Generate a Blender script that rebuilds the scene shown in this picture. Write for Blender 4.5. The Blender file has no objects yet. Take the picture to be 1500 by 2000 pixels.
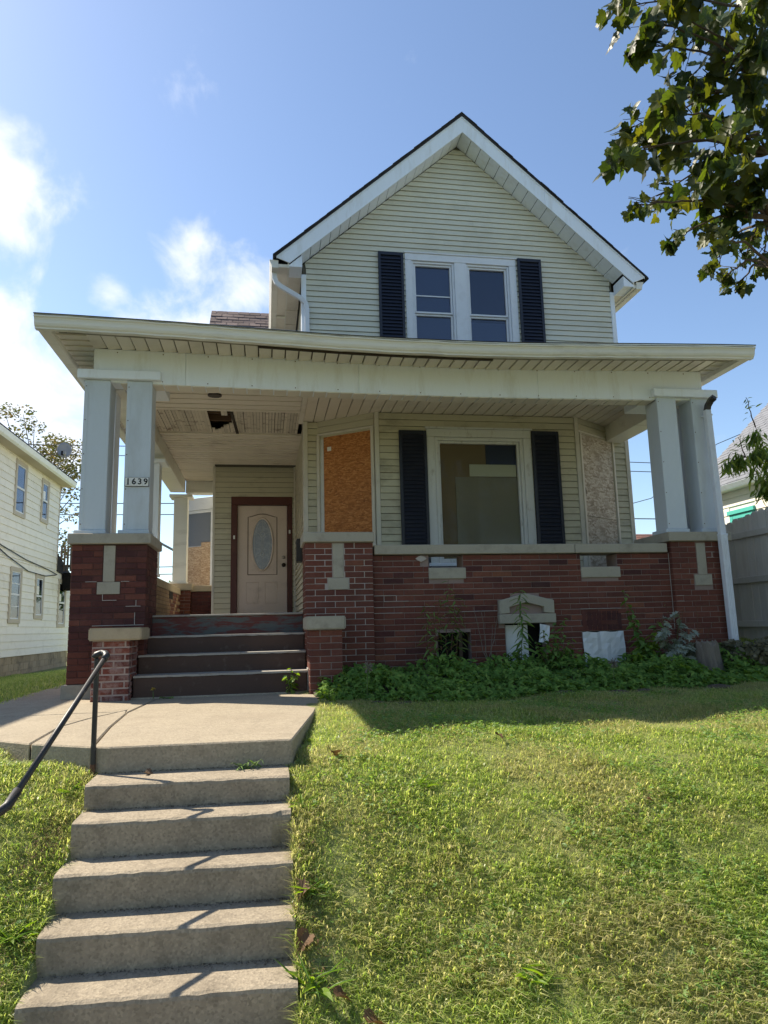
import bpy, bmesh, math, random
import numpy as np
from mathutils import Vector, Matrix, noise as mnoise

SC = bpy.context.scene
COL = SC.collection
rnd = random.Random(7)
PI = math.pi

# ------------------------------------------------------------------ camera
YAW, PITCH, ROLL, FPX = math.radians(9.674), math.radians(9.218), math.radians(-1.448), 1370.0
fwd = Vector((math.sin(YAW)*math.cos(PITCH), math.cos(YAW)*math.cos(PITCH), math.sin(PITCH)))
rgt = Vector((math.cos(YAW), -math.sin(YAW), 0))
up = rgt.cross(fwd)
c, s = math.cos(ROLL), math.sin(ROLL)
r2, u2 = c*rgt + s*up, -s*rgt + c*up
cam = bpy.data.cameras.new('camera')
cam.sensor_fit = 'VERTICAL'; cam.sensor_height = 36.0; cam.lens = 36.0*FPX/2000.0
cam.clip_start = 0.05; cam.clip_end = 3000
camo = bpy.data.objects.new('camera', cam); COL.objects.link(camo)
camo.matrix_world = Matrix((( r2.x, u2.x, -fwd.x, 0), (r2.y, u2.y, -fwd.y, 0), (r2.z, u2.z, -fwd.z, 0), (0, 0, 0, 1)))
SC.camera = camo

# ------------------------------------------------------------------ light, sky, exposure
SUN_TO = Vector((-0.80, 0.58, 1.0)).normalized()
SUN_EL = math.asin(SUN_TO.z); SUN_AZ = math.atan2(SUN_TO.x, SUN_TO.y)
sun = bpy.data.lights.new('sun', 'SUN'); sun.energy = 5.0; sun.angle = math.radians(0.53); sun.color = (1.0, 0.90, 0.74)
suno = bpy.data.objects.new('sun', sun); COL.objects.link(suno)
suno.rotation_euler = (-SUN_TO).to_track_quat('-Z', 'Y').to_euler(); suno.location = (-20, 15, 25)
SC.view_settings.view_transform = 'Standard'; SC.view_settings.look = 'None'
SC.view_settings.gamma = 1.0; SC.view_settings.use_curve_mapping = False
SC.view_settings.exposure = 0.95

world = bpy.data.worlds.new('World'); SC.world = world; world.use_nodes = True
wt = world.node_tree; wt.nodes.clear()
def wn(t, **k):
    n = wt.nodes.new(t)
    for a, b in k.items(): setattr(n, a, b)
    return n
def wl(a, b): wt.links.new(a, b)
def wmath(op, a, b=None, clamp=False):
    n = wn('ShaderNodeMath', operation=op, use_clamp=clamp)
    for i, v in enumerate((a, b)):
        if v is None: continue
        if isinstance(v, (int, float)): n.inputs[i].default_value = v
        else: wl(v, n.inputs[i])
    return n.outputs[0]
sky = wn('ShaderNodeTexSky', sky_type='NISHITA', sun_disc=False, sun_elevation=SUN_EL, sun_rotation=SUN_AZ,
         altitude=150, air_density=1.0, dust_density=0.6, ozone_density=2.2)
geo = wn('ShaderNodeTexCoord'); vdir = geo.outputs['Generated']
n1 = wn('ShaderNodeTexNoise'); n1.inputs['Scale'].default_value = 8.5; n1.inputs['Detail'].default_value = 9; n1.inputs['Roughness'].default_value = .57; n1.inputs['Distortion'].default_value = .35
n2 = wn('ShaderNodeTexNoise'); n2.inputs['Scale'].default_value = 2.2; n2.inputs['Detail'].default_value = 3
wl(vdir, n1.inputs['Vector']); wl(vdir, n2.inputs['Vector'])
CLOUDS = [((-.36,.80,.50),.13,1.), ((-.42,.83,.36),.20,1.), ((-.325,.895,.315),.13,1.), ((-.30,.92,.25),.16,1.), ((-.33,.86,.37),.09,1.), ((-.09,.885,.457),.10,1.), ((-.025,.893,.449),.10,1.),
          ((-.06,.915,.385),.12,1.), ((-.195,.879,.434),.045,.5), ((-.172,.90,.39),.05,.45), ((-.6,.70,.35),.30,1.), ((-.75,.3,.55),.35,.9),
          ((.9,.3,.3),.25,.7), ((.5,-.8,.3),.22,.7), ((-.9,-.3,.3),.25,.8)]
acc = None
for (cd, rad, amp) in CLOUDS:
    cv = Vector(cd).normalized()
    d = wn('ShaderNodeVectorMath', operation='DISTANCE'); wl(vdir, d.inputs[0]); d.inputs[1].default_value = cv
    m = wn('ShaderNodeMapRange', interpolation_type='SMOOTHSTEP'); wl(d.outputs['Value'], m.inputs['Value'])
    m.inputs['From Min'].default_value = rad*1.25; m.inputs['From Max'].default_value = 0; m.inputs['To Min'].default_value = 0; m.inputs['To Max'].default_value = amp
    acc = m.outputs[0] if acc is None else wmath('MAXIMUM', acc, m.outputs[0])
nz = wmath('ADD', wmath('MULTIPLY', n1.outputs['Fac'], 1.0), wmath('MULTIPLY', n2.outputs['Fac'], .35))
dens = wmath('ADD', wmath('MULTIPLY', acc, .84), wmath('MULTIPLY', wmath('SUBTRACT', nz, .68), 1.9))
cm = wn('ShaderNodeMapRange', interpolation_type='SMOOTHSTEP'); wl(dens, cm.inputs['Value'])
cm.inputs['From Min'].default_value = .28; cm.inputs['From Max'].default_value = .86; cm.inputs['To Max'].default_value = .92
cloudcol = wn('ShaderNodeRGB'); cloudcol.outputs[0].default_value = (5.6, 5.75, 6.0, 1)
mx = wn('ShaderNodeMix', data_type='RGBA'); wl(cm.outputs[0], mx.inputs['Factor']); wl(sky.outputs[0], mx.inputs[6]); wl(cloudcol.outputs[0], mx.inputs[7])
bg = wn('ShaderNodeBackground'); bg.inputs['Strength'].default_value = 0.108
wl(mx.outputs[2], bg.inputs['Color'])
wo = wn('ShaderNodeOutputWorld'); wl(bg.outputs[0], wo.inputs['Surface'])

# ------------------------------------------------------------------ materials
MATS = {}
def newmat(name):
    m = bpy.data.materials.new(name); m.use_nodes = True; m.node_tree.nodes.clear(); MATS[name] = m
    return m, m.node_tree
def N(nt, t, **k):
    n = nt.nodes.new(t)
    for a, b in k.items(): setattr(n, a, b)
    return n
def ramp(nt, fac, stops):
    r = N(nt, 'ShaderNodeValToRGB'); nt.links.new(fac, r.inputs[0]); e = r.color_ramp.elements
    while len(e) < len(stops): e.new(0.5)
    for el, (p, cc) in zip(e, stops): el.position = p; el.color = (cc[0], cc[1], cc[2], 1)
    return r.outputs[0]
def noise_(nt, scale, detail=4, rough=.6, vec=None, dist=0):
    n = N(nt, 'ShaderNodeTexNoise'); n.inputs['Scale'].default_value = scale; n.inputs['Detail'].default_value = detail
    n.inputs['Roughness'].default_value = rough; n.inputs['Distortion'].default_value = dist
    if vec is not None: nt.links.new(vec, n.inputs['Vector'])
    return n.outputs['Fac']
def mixc(nt, fac, a, b, mode='MIX'):
    m = N(nt, 'ShaderNodeMix', data_type='RGBA', blend_type=mode)
    for i, v in ((0, fac), (6, a), (7, b)):
        if isinstance(v, (int, float)): m.inputs[i].default_value = v
        elif isinstance(v, tuple): m.inputs[i].default_value = (*v[:3], 1)
        else: nt.links.new(v, m.inputs[i])
    return m.outputs[2]
def mul(c, k): return tuple(x*k for x in c)
def mrange(nt, v, a, b, c0=0, c1=1):
    m = N(nt, 'ShaderNodeMapRange'); nt.links.new(v, m.inputs[0])
    for i, x in zip((1, 2, 3, 4), (a, b, c0, c1)): m.inputs[i].default_value = x
    return m.outputs[0]
def pos(nt, stretch=None):
    g = N(nt, 'ShaderNodeNewGeometry').outputs['Position']
    if stretch:
        mp = N(nt, 'ShaderNodeMapping'); nt.links.new(g, mp.inputs[0]); mp.inputs['Scale'].default_value = stretch
        return mp.outputs[0]
    return g
def mat(name, col, rough=.6, var=.12, scale=3., fine=40., bump=.15, bdist=.003, objvar=.0, dirt=None, dirtamt=.5, dscale=2.5, stretch=None, metal=0., spec=.4, hue2=None, dthr=(.52, .72)):
    """painted / mineral surface: two noises of colour variation, optional stains, fine relief"""
    m, nt = newmat(name)
    p = pos(nt, stretch)
    f = mixc(nt, noise_(nt, scale, 5, .6, p), mul(col, 1-var), hue2 if hue2 else mul(col, 1+var))
    f = mixc(nt, mrange(nt, noise_(nt, fine, 3, .7, p), .3, .7, 0, .35), f, mul(col, 1-var*1.6))
    if dirt:
        f = mixc(nt, mrange(nt, noise_(nt, dscale, 7, .68, p), dthr[0], dthr[1], 0, dirtamt), f, dirt)
    if objvar:
        oi = N(nt, 'ShaderNodeObjectInfo')
        hs = N(nt, 'ShaderNodeHueSaturation'); nt.links.new(f, hs.inputs['Color']); nt.links.new(mrange(nt, oi.outputs['Random'], 0, 1, 1-objvar, 1+objvar), hs.inputs['Value'])
        f = hs.outputs[0]
    b = N(nt, 'ShaderNodeBsdfPrincipled'); nt.links.new(f, b.inputs['Base Color'])
    b.inputs['Roughness'].default_value = rough; b.inputs['Metallic'].default_value = metal
    b.inputs['Specular IOR Level'].default_value = spec
    if bump:
        bn = N(nt, 'ShaderNodeBump'); bn.inputs['Strength'].default_value = bump; bn.inputs['Distance'].default_value = bdist
        nt.links.new(noise_(nt, fine*1.7, 4, .7, p), bn.inputs['Height']); nt.links.new(bn.outputs[0], b.inputs['Normal'])
    o = N(nt, 'ShaderNodeOutputMaterial'); nt.links.new(b.outputs[0], o.inputs['Surface'])
    return m
def leafmat(name, cols, rough=.45, trans=.45, rand='obj', spec=.35, tcol=None):
    m, nt = newmat(name)
    if rand == 'obj': r = N(nt, 'ShaderNodeObjectInfo').outputs['Random']
    else: r = N(nt, 'ShaderNodeNewGeometry').outputs['Random Per Island']
    k = len(cols)-1
    f = ramp(nt, r, [(i/max(1, k), cc) for i, cc in enumerate(cols)])
    f = mixc(nt, mrange(nt, noise_(nt, 28, 3, .6, pos(nt)), .35, .7, 0, .3), f, mul(cols[0], .55))
    b = N(nt, 'ShaderNodeBsdfPrincipled'); nt.links.new(f, b.inputs['Base Color']); b.inputs['Roughness'].default_value = rough; b.inputs['Specular IOR Level'].default_value = spec
    t = N(nt, 'ShaderNodeBsdfTranslucent')
    nt.links.new(mixc(nt, 1.0, f, tcol or (1.5, 1.5, .5), 'MULTIPLY'), t.inputs['Color'])
    ms = N(nt, 'ShaderNodeMixShader'); ms.inputs[0].default_value = trans
    nt.links.new(b.outputs[0], ms.inputs[1]); nt.links.new(t.outputs[0], ms.inputs[2])
    o = N(nt, 'ShaderNodeOutputMaterial'); nt.links.new(ms.outputs[0], o.inputs['Surface'])
    return m
def glassmat(name, refl=.18, tint=(.9, .93, .95), rough=.015):
    m, nt = newmat(name)
    fr = N(nt, 'ShaderNodeFresnel'); fr.inputs[0].default_value = 1.5
    fac = mrange(nt, fr.outputs[0], .045, 1, refl*.5, .8)
    t = N(nt, 'ShaderNodeBsdfTransparent'); t.inputs[0].default_value = (*tint, 1)
    g = N(nt, 'ShaderNodeBsdfGlossy'); g.inputs['Roughness'].default_value = rough
    ms = N(nt, 'ShaderNodeMixShader'); nt.links.new(fac, ms.inputs[0]); nt.links.new(t.outputs[0], ms.inputs[1]); nt.links.new(g.outputs[0], ms.inputs[2])
    o = N(nt, 'ShaderNodeOutputMaterial'); nt.links.new(ms.outputs[0], o.inputs['Surface'])
    return m
def brickmat(name, stops, stain=None, stainamt=.0, sthr=(.45, .62), sscale=9):
    m, nt = newmat(name)
    oi = N(nt, 'ShaderNodeObjectInfo'); p = pos(nt)
    f = ramp(nt, oi.outputs['Random'], stops)
    f = mixc(nt, mrange(nt, noise_(nt, 30, 5, .7, p), .3, .75, 0, .55), f, mul(stops[0][1], .6))
    f = mixc(nt, mrange(nt, noise_(nt, 4, 4, .6, p), .5, .8, 0, .25), f, (.25, .12, .09))
    f = mixc(nt, mrange(nt, noise_(nt, 1.3, 6, .65, p), .48, .72, 0, .38), f, (.05, .03, .026))
    if stain: f = mixc(nt, mrange(nt, noise_(nt, sscale, 6, .7, p), sthr[0], sthr[1], 0, stainamt), f, stain)
    b = N(nt, 'ShaderNodeBsdfPrincipled'); nt.links.new(f, b.inputs['Base Color']); b.inputs['Roughness'].default_value = .85; b.inputs['Specular IOR Level'].default_value = .25
    bn = N(nt, 'ShaderNodeBump'); bn.inputs['Strength'].default_value = .5; bn.inputs['Distance'].default_value = .004
    nt.links.new(noise_(nt, 90, 5, .7, p), bn.inputs['Height']); nt.links.new(bn.outputs[0], b.inputs['Normal'])
    o = N(nt, 'ShaderNodeOutputMaterial'); nt.links.new(b.outputs[0], o.inputs['Surface'])
    return m
def osbmat(name, stops, sc=1.0):
    m, nt = newmat(name)
    tc = N(nt, 'ShaderNodeTexCoord').outputs['Object']
    def flakes(rot, seed):
        mp = N(nt, 'ShaderNodeMapping'); nt.links.new(tc, mp.inputs[0]); mp.inputs['Scale'].default_value = (22*sc, 8, 70*sc); mp.inputs['Rotation'].default_value = (0, rot, 0); mp.inputs['Location'].default_value = (seed, seed*2, 0)
        v = N(nt, 'ShaderNodeTexVoronoi'); v.inputs['Scale'].default_value = 1.; nt.links.new(mp.outputs[0], v.inputs['Vector'])
        sx = N(nt, 'ShaderNodeSeparateColor'); nt.links.new(v.outputs['Color'], sx.inputs[0]); return sx.outputs[0]
    a, b_, c_ = flakes(.3, 0), flakes(-.7, 5), flakes(1.3, 9)
    mm = mixc(nt, mrange(nt, noise_(nt, 14, 2, .5, tc), .42, .58), a, b_)
    mm = mixc(nt, mrange(nt, noise_(nt, 17, 2, .5, tc, 1.), .5, .62), mm, c_)
    f = ramp(nt, mm, stops)
    f = mixc(nt, mrange(nt, noise_(nt, 3, 6, .65, tc), .5, .75, 0, .4), f, mul(stops[0][1], .8))
    b = N(nt, 'ShaderNodeBsdfPrincipled'); nt.links.new(f, b.inputs['Base Color']); b.inputs['Roughness'].default_value = .75
    bn = N(nt, 'ShaderNodeBump'); bn.inputs['Strength'].default_value = .35; bn.inputs['Distance'].default_value = .004
    nt.links.new(mm, bn.inputs['Height']); nt.links.new(bn.outputs[0], b.inputs['Normal'])
    o = N(nt, 'ShaderNodeOutputMaterial'); nt.links.new(b.outputs[0], o.inputs['Surface'])
    return m
def concmat(name, col, dirt, agg=.25, damt=.5):
    m, nt = newmat(name)
    p = pos(nt)
    f = mixc(nt, noise_(nt, 1.7, 6, .65, p), mul(col, .82), mul(col, 1.12))
    v = N(nt, 'ShaderNodeTexVoronoi'); v.inputs['Scale'].default_value = 85; nt.links.new(p, v.inputs['Vector'])
    sx = N(nt, 'ShaderNodeSeparateColor'); nt.links.new(v.outputs['Color'], sx.inputs[0])
    f = mixc(nt, mrange(nt, sx.outputs[0], .62, .8, 0, agg*2.2), f, mul(col, 1.55))
    f = mixc(nt, mrange(nt, sx.outputs[1], .7, .85, 0, agg*2.6), f, mul(col, .42))
    f = mixc(nt, mrange(nt, noise_(nt, 5.5, 8, .72, p), .5, .72, 0, damt), f, dirt)
    f = mixc(nt, mrange(nt, noise_(nt, 1.1, 7, .7, p, 1.2), .50, .68, 0, damt*.9), f, mul(dirt, 1.4))
    b = N(nt, 'ShaderNodeBsdfPrincipled'); nt.links.new(f, b.inputs['Base Color']); b.inputs['Roughness'].default_value = .9; b.inputs['Specular IOR Level'].default_value = .25
    bn = N(nt, 'ShaderNodeBump'); bn.inputs['Strength'].default_value = .55; bn.inputs['Distance'].default_value = .006
    hh = mixc(nt, .5, noise_(nt, 60, 5, .75, p), v.outputs['Distance'])
    nt.links.new(hh, bn.inputs['Height']); nt.links.new(bn.outputs[0], b.inputs['Normal'])
    o = N(nt, 'ShaderNodeOutputMaterial'); nt.links.new(b.outputs[0], o.inputs['Surface'])
    return m

m_siding = mat('siding_vinyl', (.65, .64, .54), .5, .06, 1.2, 30, .06, objvar=.05, dirt=(.33, .32, .24), dirtamt=.25, dscale=1.6)
m_gapdark = mat('siding_gap_shade', (.15, .14, .11), .9, .15, 3, 20, 0)  # dark backing: the shade under each siding lip is put into its colour
m_groove = mat('soffit_groove_shade', (.11, .095, .075), .9, .15, 3, 20, 0)  # shade in the soffit and ceiling joints, painted as a darker backing colour
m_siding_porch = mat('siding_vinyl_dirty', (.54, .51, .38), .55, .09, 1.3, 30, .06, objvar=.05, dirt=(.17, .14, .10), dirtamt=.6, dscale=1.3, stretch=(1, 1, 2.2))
m_white = mat('white_aluminium', (.66, .69, .72), .38, .05, 1.1, 14, .03, dirt=(.42, .41, .38), dirtamt=.25, dscale=1.8)
m_fascia = mat('white_fascia_cladding', (.81, .87, .95), .4, .05, 1.1, 14, .04, dirt=(.48, .47, .42), dirtamt=.4, dscale=2.2, stretch=(2.2, 2.2, .45))
m_column = mat('column_cladding', (.56, .61, .65), .4, .06, .9, 18, .05, dirt=(.33, .33, .31), dirtamt=.4, dscale=1.5, stretch=(1.6, 1.6, .5))
m_gutter = mat('gutter_enamel', (.74, .73, .67), .42, .07, 1., 18, .03, dirt=(.34, .31, .25), dirtamt=.45, dscale=2., stretch=(.6, 2, 3))
m_soffit = mat('soffit_vinyl', (.73, .69, .61), .5, .06, 1.3, 20, .04, objvar=.05, dirt=(.38, .32, .24), dirtamt=.4, dscale=1.7)
m_ceiling = mat('ceiling_vinyl', (.76, .70, .60), .5, .06, 1.3, 20, .04, objvar=.04, dirt=(.36, .29, .22), dirtamt=.4, dscale=1.4)
m_bead = mat('old_beadboard_paint', (.66, .60, .50), .7, .15, 5, 40, .3, objvar=.13, dirt=(.16, .10, .07), dirtamt=.8, dscale=7, dthr=(.55, .66))
m_darkwood = mat('rotten_dark_wood', (.05, .038, .03), .9, .4, 7, 30, .4, dirt=(.10, .11, .07), dirtamt=.6)
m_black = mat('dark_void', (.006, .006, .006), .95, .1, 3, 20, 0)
m_shutter = mat('navy_shutter_vinyl', (.016, .020, .036), .42, .12, 4, 40, .08, dirt=(.05, .05, .06), dirtamt=.3)
m_wtrim = mat('window_trim_white', (.72, .75, .80), .5, .05, 2, 30, .05, dirt=(.42, .42, .42), dirtamt=.25, dscale=5)
m_oldtrim = mat('peeling_white_trim', (.60, .61, .60), .6, .08, 3, 60, .2, dirt=(.30, .26, .22), dirtamt=.6, dscale=6, dthr=(.55, .68), stretch=(2.2, 2.2, .7))
m_cornertrim = mat('corner_trim', (.60, .57, .49), .5, .06, 2, 30, .04, dirt=(.35, .31, .25), dirtamt=.4)
m_pane = glassmat('window_glass', .16, (.55, .60, .70))
m_glass2 = glassmat('porch_window_glass', .008, (.9, .9, .88))
m_blind = mat('window_blind', (.36, .40, .50), .7, .06, 2, 20, .02)
m_blind2 = mat('window_blind_dark', (.05, .065, .13), .7, .1, 2, 20, .02)
m_shingle = mat('shingle_brown', (.17, .125, .115), .95, .22, 6, 120, .6, .006, objvar=.28)
m_roofdark = mat('shingle_charcoal', (.035, .034, .038), .95, .25, 6, 120, .5, .006)
m_limestone = mat('limestone', (.38, .345, .275), .9, .13, 3, 50, .35, .004, dirt=(.15, .135, .11), dirtamt=.5, dscale=4)
m_sandstone = mat('warm_sandstone', (.42, .345, .235), .9, .14, 3, 50, .4, .004, dirt=(.2, .16, .11), dirtamt=.45, dscale=5)  # warmer stone than the limestone, for left and rear copings and caps
m_mortar_dark = mat('mortar_dark_red', (.085, .045, .04), .95, .2, 8, 90, .4)
m_mortar_mid = mat('mortar_grey_red', (.27, .20, .175), .95, .2, 6, 90, .4)
m_mortar_white = mat('mortar_white', (.42, .36, .325), .95, .12, 6, 90, .4, dirt=(.25, .2, .18), dirtamt=.4)
m_repoint = mat('repointed_mortar', (.45, .40, .365), .95, .12, 9, 90, .4)
m_effl = mat('smeared_mortar', (.36, .28, .25), .95, .2, 8, 80, .5, dirt=(.20, .09, .08), dirtamt=.6, dscale=9)
RED = [(0, (.12, .042, .031)), (.3, (.15, .051, .036)), (.65, (.17, .059, .041)), (.95, (.20, .070, .047)), (1, (.26, .10, .055))]
m_brick = brickmat('brick_red', RED)
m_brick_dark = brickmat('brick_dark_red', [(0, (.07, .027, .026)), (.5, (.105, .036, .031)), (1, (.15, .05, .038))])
m_brick_eff = brickmat('brick_red_whitened', [(0, (.12, .035, .028)), (.5, (.19, .055, .038)), (1, (.24, .07, .045))], stain=(.36, .26, .235), stainamt=.6)
m_brick_tan = brickmat('brick_tan', [(0, (.30, .20, .12)), (.5, (.38, .26, .15)), (1, (.45, .33, .2))])
m_concrete = concmat('concrete_steps', (.315, .265, .195), (.115, .095, .07), .14, .6)
m_pad = concmat('concrete_pad', (.335, .285, .21), (.20, .165, .12), .12, .5)
m_steppaint = mat('brown_step_paint', (.068, .038, .028), .7, .2, 4, 40, .2, dirt=(.22, .18, .15), dirtamt=.4, dscale=6, dthr=(.6, .75))
m_stepedge = mat('worn_step_edge', (.36, .33, .29), .8, .2, 9, 60, .4, dirt=(.14, .1, .09), dirtamt=.6, dscale=12)
m_peelwood = mat('peeling_board', (.10, .105, .10), .8, .3, 5, 60, .5, dirt=(.12, .032, .026), dirtamt=.95, dscale=4, dthr=(.46, .54), stretch=(.6, 1, 3))
m_floor = mat('porch_floor_paint', (.20, .19, .18), .7, .2, 4, 40, .2)
m_door = mat('door_tan_paint', (.65, .53, .45), .5, .06, 2, 30, .06, dirt=(.36, .28, .22), dirtamt=.45, dscale=3)
m_doorgroove = mat('door_groove', (.20, .15, .115), .6, .08, 2, 30, .06)
m_frame_red = mat('door_casing_oxblood', (.085, .022, .016), .5, .18, 3, 40, .15, dirt=(.15, .06, .035), dirtamt=.4)
m_ovalglass = mat('leaded_glass', (.30, .32, .36), .2, .35, 14, 35, .3, dirt=(.55, .57, .6), dirtamt=.6, dscale=16)
m_lead = mat('lead_came', (.45, .45, .46), .4, .1, 6, 40, .05)
m_brass = mat('old_brass', (.42, .38, .32), .35, .1, 5, 40, .05, metal=.8)
m_knob = mat('dark_bronze_knob', (.03, .022, .018), .35, .1, 5, 40, .05, metal=.6)
m_iron = mat('painted_iron', (.035, .033, .032), .45, .3, 8, 60, .3, dirt=(.30, .28, .26), dirtamt=.7, dscale=14, dthr=(.62, .7))
m_rust = mat('rusty_iron', (.12, .06, .035), .8, .3, 8, 60, .4)
m_plate = mat('number_tile_white', (.75, .74, .70), .35, .04, 3, 30, .03)
m_ink = mat('number_black', (.01, .01, .01), .4, .1, 3, 30, 0)
m_osb = osbmat('osb_orange', [(0, (.26, .09, .024)), (.5, (.44, .165, .042)), (1, (.60, .27, .085))], .9)
m_osb_grey = osbmat('osb_weathered', [(0, (.22, .175, .12)), (.45, (.38, .33, .26)), (1, (.58, .53, .44))], .5)
m_osb_tan = osbmat('osb_tan', [(0, (.32, .20, .12)), (.5, (.50, .35, .23)), (1, (.66, .52, .38))])
m_boardbrown = mat('brown_panel', (.25, .19, .12), .7, .12, 2, 40, .1)
m_boardgrey = mat('grey_panel', (.28, .265, .21), .6, .08, 2, 30, .05, dirt=(.42, .42, .38), dirtamt=.5, dscale=26, dthr=(.64, .72))
m_boardpale = mat('pale_panel', (.58, .59, .49), .6, .05, 2, 30, .05)
m_sheet = mat('white_plastic_sheet', (.70, .72, .74), .35, .08, 3, 20, .2, dirt=(.4, .4, .4), dirtamt=.3)
m_nsiding = mat('neighbor_siding_cream', (.84, .82, .76), .6, .06, 1, 20, .05, objvar=.04, dirt=(.42, .38, .3), dirtamt=.3)
m_ntrim = mat('neighbor_trim_tan', (.50, .45, .37), .6, .06, 1, 20, .05)
m_block = mat('concrete_block', (.33, .27, .19), .95, .2, 3, 40, .4, dirt=(.07, .06, .045), dirtamt=.75, dscale=2, objvar=.2)
m_wsiding = mat('right_house_siding', (.74, .71, .62), .6, .05, 1, 20, .05, objvar=.03)
m_teal = mat('teal_paint', (.07, .42, .36), .5, .08, 2, 20, .05)
m_rshingle = mat('shingle_grey', (.185, .195, .22), .95, .22, 5, 90, .5, .005)
m_redroof = mat('shingle_red_brown', (.16, .075, .055), .95, .25, 5, 60, .4, objvar=.3)
m_fence = mat('weathered_fence', (.64, .63, .61), .85, .16, 3, 40, .3, objvar=.12, dirt=(.46, .42, .37), dirtamt=.5, dscale=4, stretch=(3, 3, .5))
m_oldfence = mat('grey_balusters', (.12, .10, .08), .9, .2, 3, 30, .2, objvar=.2)
m_bark = mat('bark', (.10, .075, .055), .95, .35, 6, 50, .8, .01, stretch=(2, 2, .6))
m_stump = mat('stump_wood', (.21, .18, .15), .95, .25, 6, 60, .6, .008, dirt=(.08, .065, .05), dirtamt=.6, dscale=7, stretch=(3, 3, .4))
m_dish = mat('dish_grey', (.36, .35, .34), .5, .06, 3, 20, .03)
m_wire = mat('cable_black', (.02, .02, .02), .6, .1, 3, 20, 0)
m_wiregrey = mat('cable_grey', (.22, .24, .26), .6, .1, 3, 20, 0)
m_soil = mat('soil', (.085, .066, .045), .95, .3, 5, 40, .6, .01)
m_lawnbase = mat('lawn_soil', (.20, .23, .07), .95, .3, 2.5, 30, .6, .02, hue2=(.28, .29, .11), dirt=(.16, .15, .065), dirtamt=.5, dscale=3)
m_asphalt = mat('asphalt', (.05, .05, .05), .9, .2, 3, 80, .4)
m_stem = mat('green_stem', (.09, .13, .04), .7, .2, 5, 40, .1)
m_stemred = mat('red_stem', (.12, .06, .04), .7, .2, 5, 40, .1)
m_grass = leafmat('grass_blade', [(.14, .22, .055), (.24, .34, .09), (.34, .43, .13), (.45, .50, .20), (.56, .55, .32)], .38, .55, 'island', .5, (1.7, 1.7, .9))
m_grassdry = leafmat('grass_blade_dry', [(.28, .31, .11), (.40, .40, .17), (.50, .47, .25), (.60, .54, .34)], .5, .6, 'island', .3, (1.4, 1.4, 1.0))
m_cover = leafmat('ground_cover_leaf', [(.08, .16, .03), (.125, .235, .045), (.18, .31, .06), (.25, .36, .08)], .6, .35, 'island', .2)
m_clover = leafmat('clover_leaf', [(.10, .20, .04), (.16, .28, .07), (.22, .35, .10), (.30, .42, .15)], .45, .5, 'island', .4, (1.6, 1.6, .8))
m_maple = leafmat('maple_leaf_green', [(.020, .036, .014), (.032, .055, .017), (.05, .08, .02), (.085, .12, .026), (.07, .075, .028)], .42, .42, 'obj', .4, (1.9, 1.9, .4))
m_maple_s = leafmat('maple_leaf_mass', [(.022, .035, .014), (.045, .065, .018), (.085, .105, .022), (.11, .125, .026)], .45, .5, 'island', .35, (1.9, 1.7, .35))
m_peach = leafmat('long_leaf_green', [(.09, .16, .035), (.16, .24, .055), (.26, .32, .09)], .4, .45, 'obj')
m_weed = leafmat('weed_leaf', [(.09, .17, .04), (.14, .25, .06), (.20, .31, .08)], .5, .35, 'obj')
m_weed_br = leafmat('bright_weed_leaf', [(.16, .26, .03), (.22, .33, .04)], .5, .5, 'obj')
m_weed_red = leafmat('reddish_weed_leaf', [(.10, .13, .035), (.15, .17, .05), (.18, .08, .045)], .55, .3, 'obj')
m_silver = leafmat('silver_leaf', [(.24, .28, .22), (.34, .38, .31), (.44, .48, .40)], .6, .2, 'obj', .3, (1.1, 1.1, .9))
m_drybush = leafmat('dry_bush_leaf', [(.10, .10, .06), (.18, .17, .11), (.26, .24, .16)], .7, .25, 'island', .2, (1, 1, .7))
m_autumn = leafmat('back_tree_leaf', [(.08, .10, .03), (.13, .15, .05), (.18, .18, .07), (.25, .18, .10)], .6, .35, 'island', .2, (1.2, 1.1, .6))
m_deadleaf = leafmat('dead_leaf', [(.13, .075, .04), (.20, .12, .06), (.17, .11, .07)], .7, .2, 'obj', .2, (1, .9, .6))
m_yellow = leafmat('yellow_flower', [(.50, .36, .05), (.60, .45, .08)], .6, .3, 'obj', .2, (1, 1, .5))

# ------------------------------------------------------------------ builders
WORLD = {}
def thing(name, label, cat, loc, group=None):
    o = bpy.data.objects.new(name, None); COL.objects.link(o); o.location = loc; WORLD[o] = Vector(loc)
    o.empty_display_size = .2
    tag(o, label, cat, group); return o
def tag(o, label=None, cat=None, group=None, kind=None):
    if label: o['label'] = label
    if cat: o['category'] = cat
    if group: o['group'] = group
    if kind: o['kind'] = kind
    return o
class Fr:
    """upright wall frame: u runs along the wall, o outwards, z up"""
    def __init__(s, x, y, ang=0.0):
        s.x, s.y, s.a = x, y, ang; s.d = (math.cos(ang), math.sin(ang)); s.n = (math.sin(ang), -math.cos(ang))
    def __call__(s, u, o, z): return (s.x+u*s.d[0]+o*s.n[0], s.y+u*s.d[1]+o*s.n[1], z)
def fr2(p, q):
    f = Fr(p[0], p[1], math.atan2(q[1]-p[1], q[0]-p[0])); f.len = math.hypot(q[0]-p[0], q[1]-p[1]); return f
WF = Fr(0, 0, 0)   # u = x, o = -y
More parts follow.
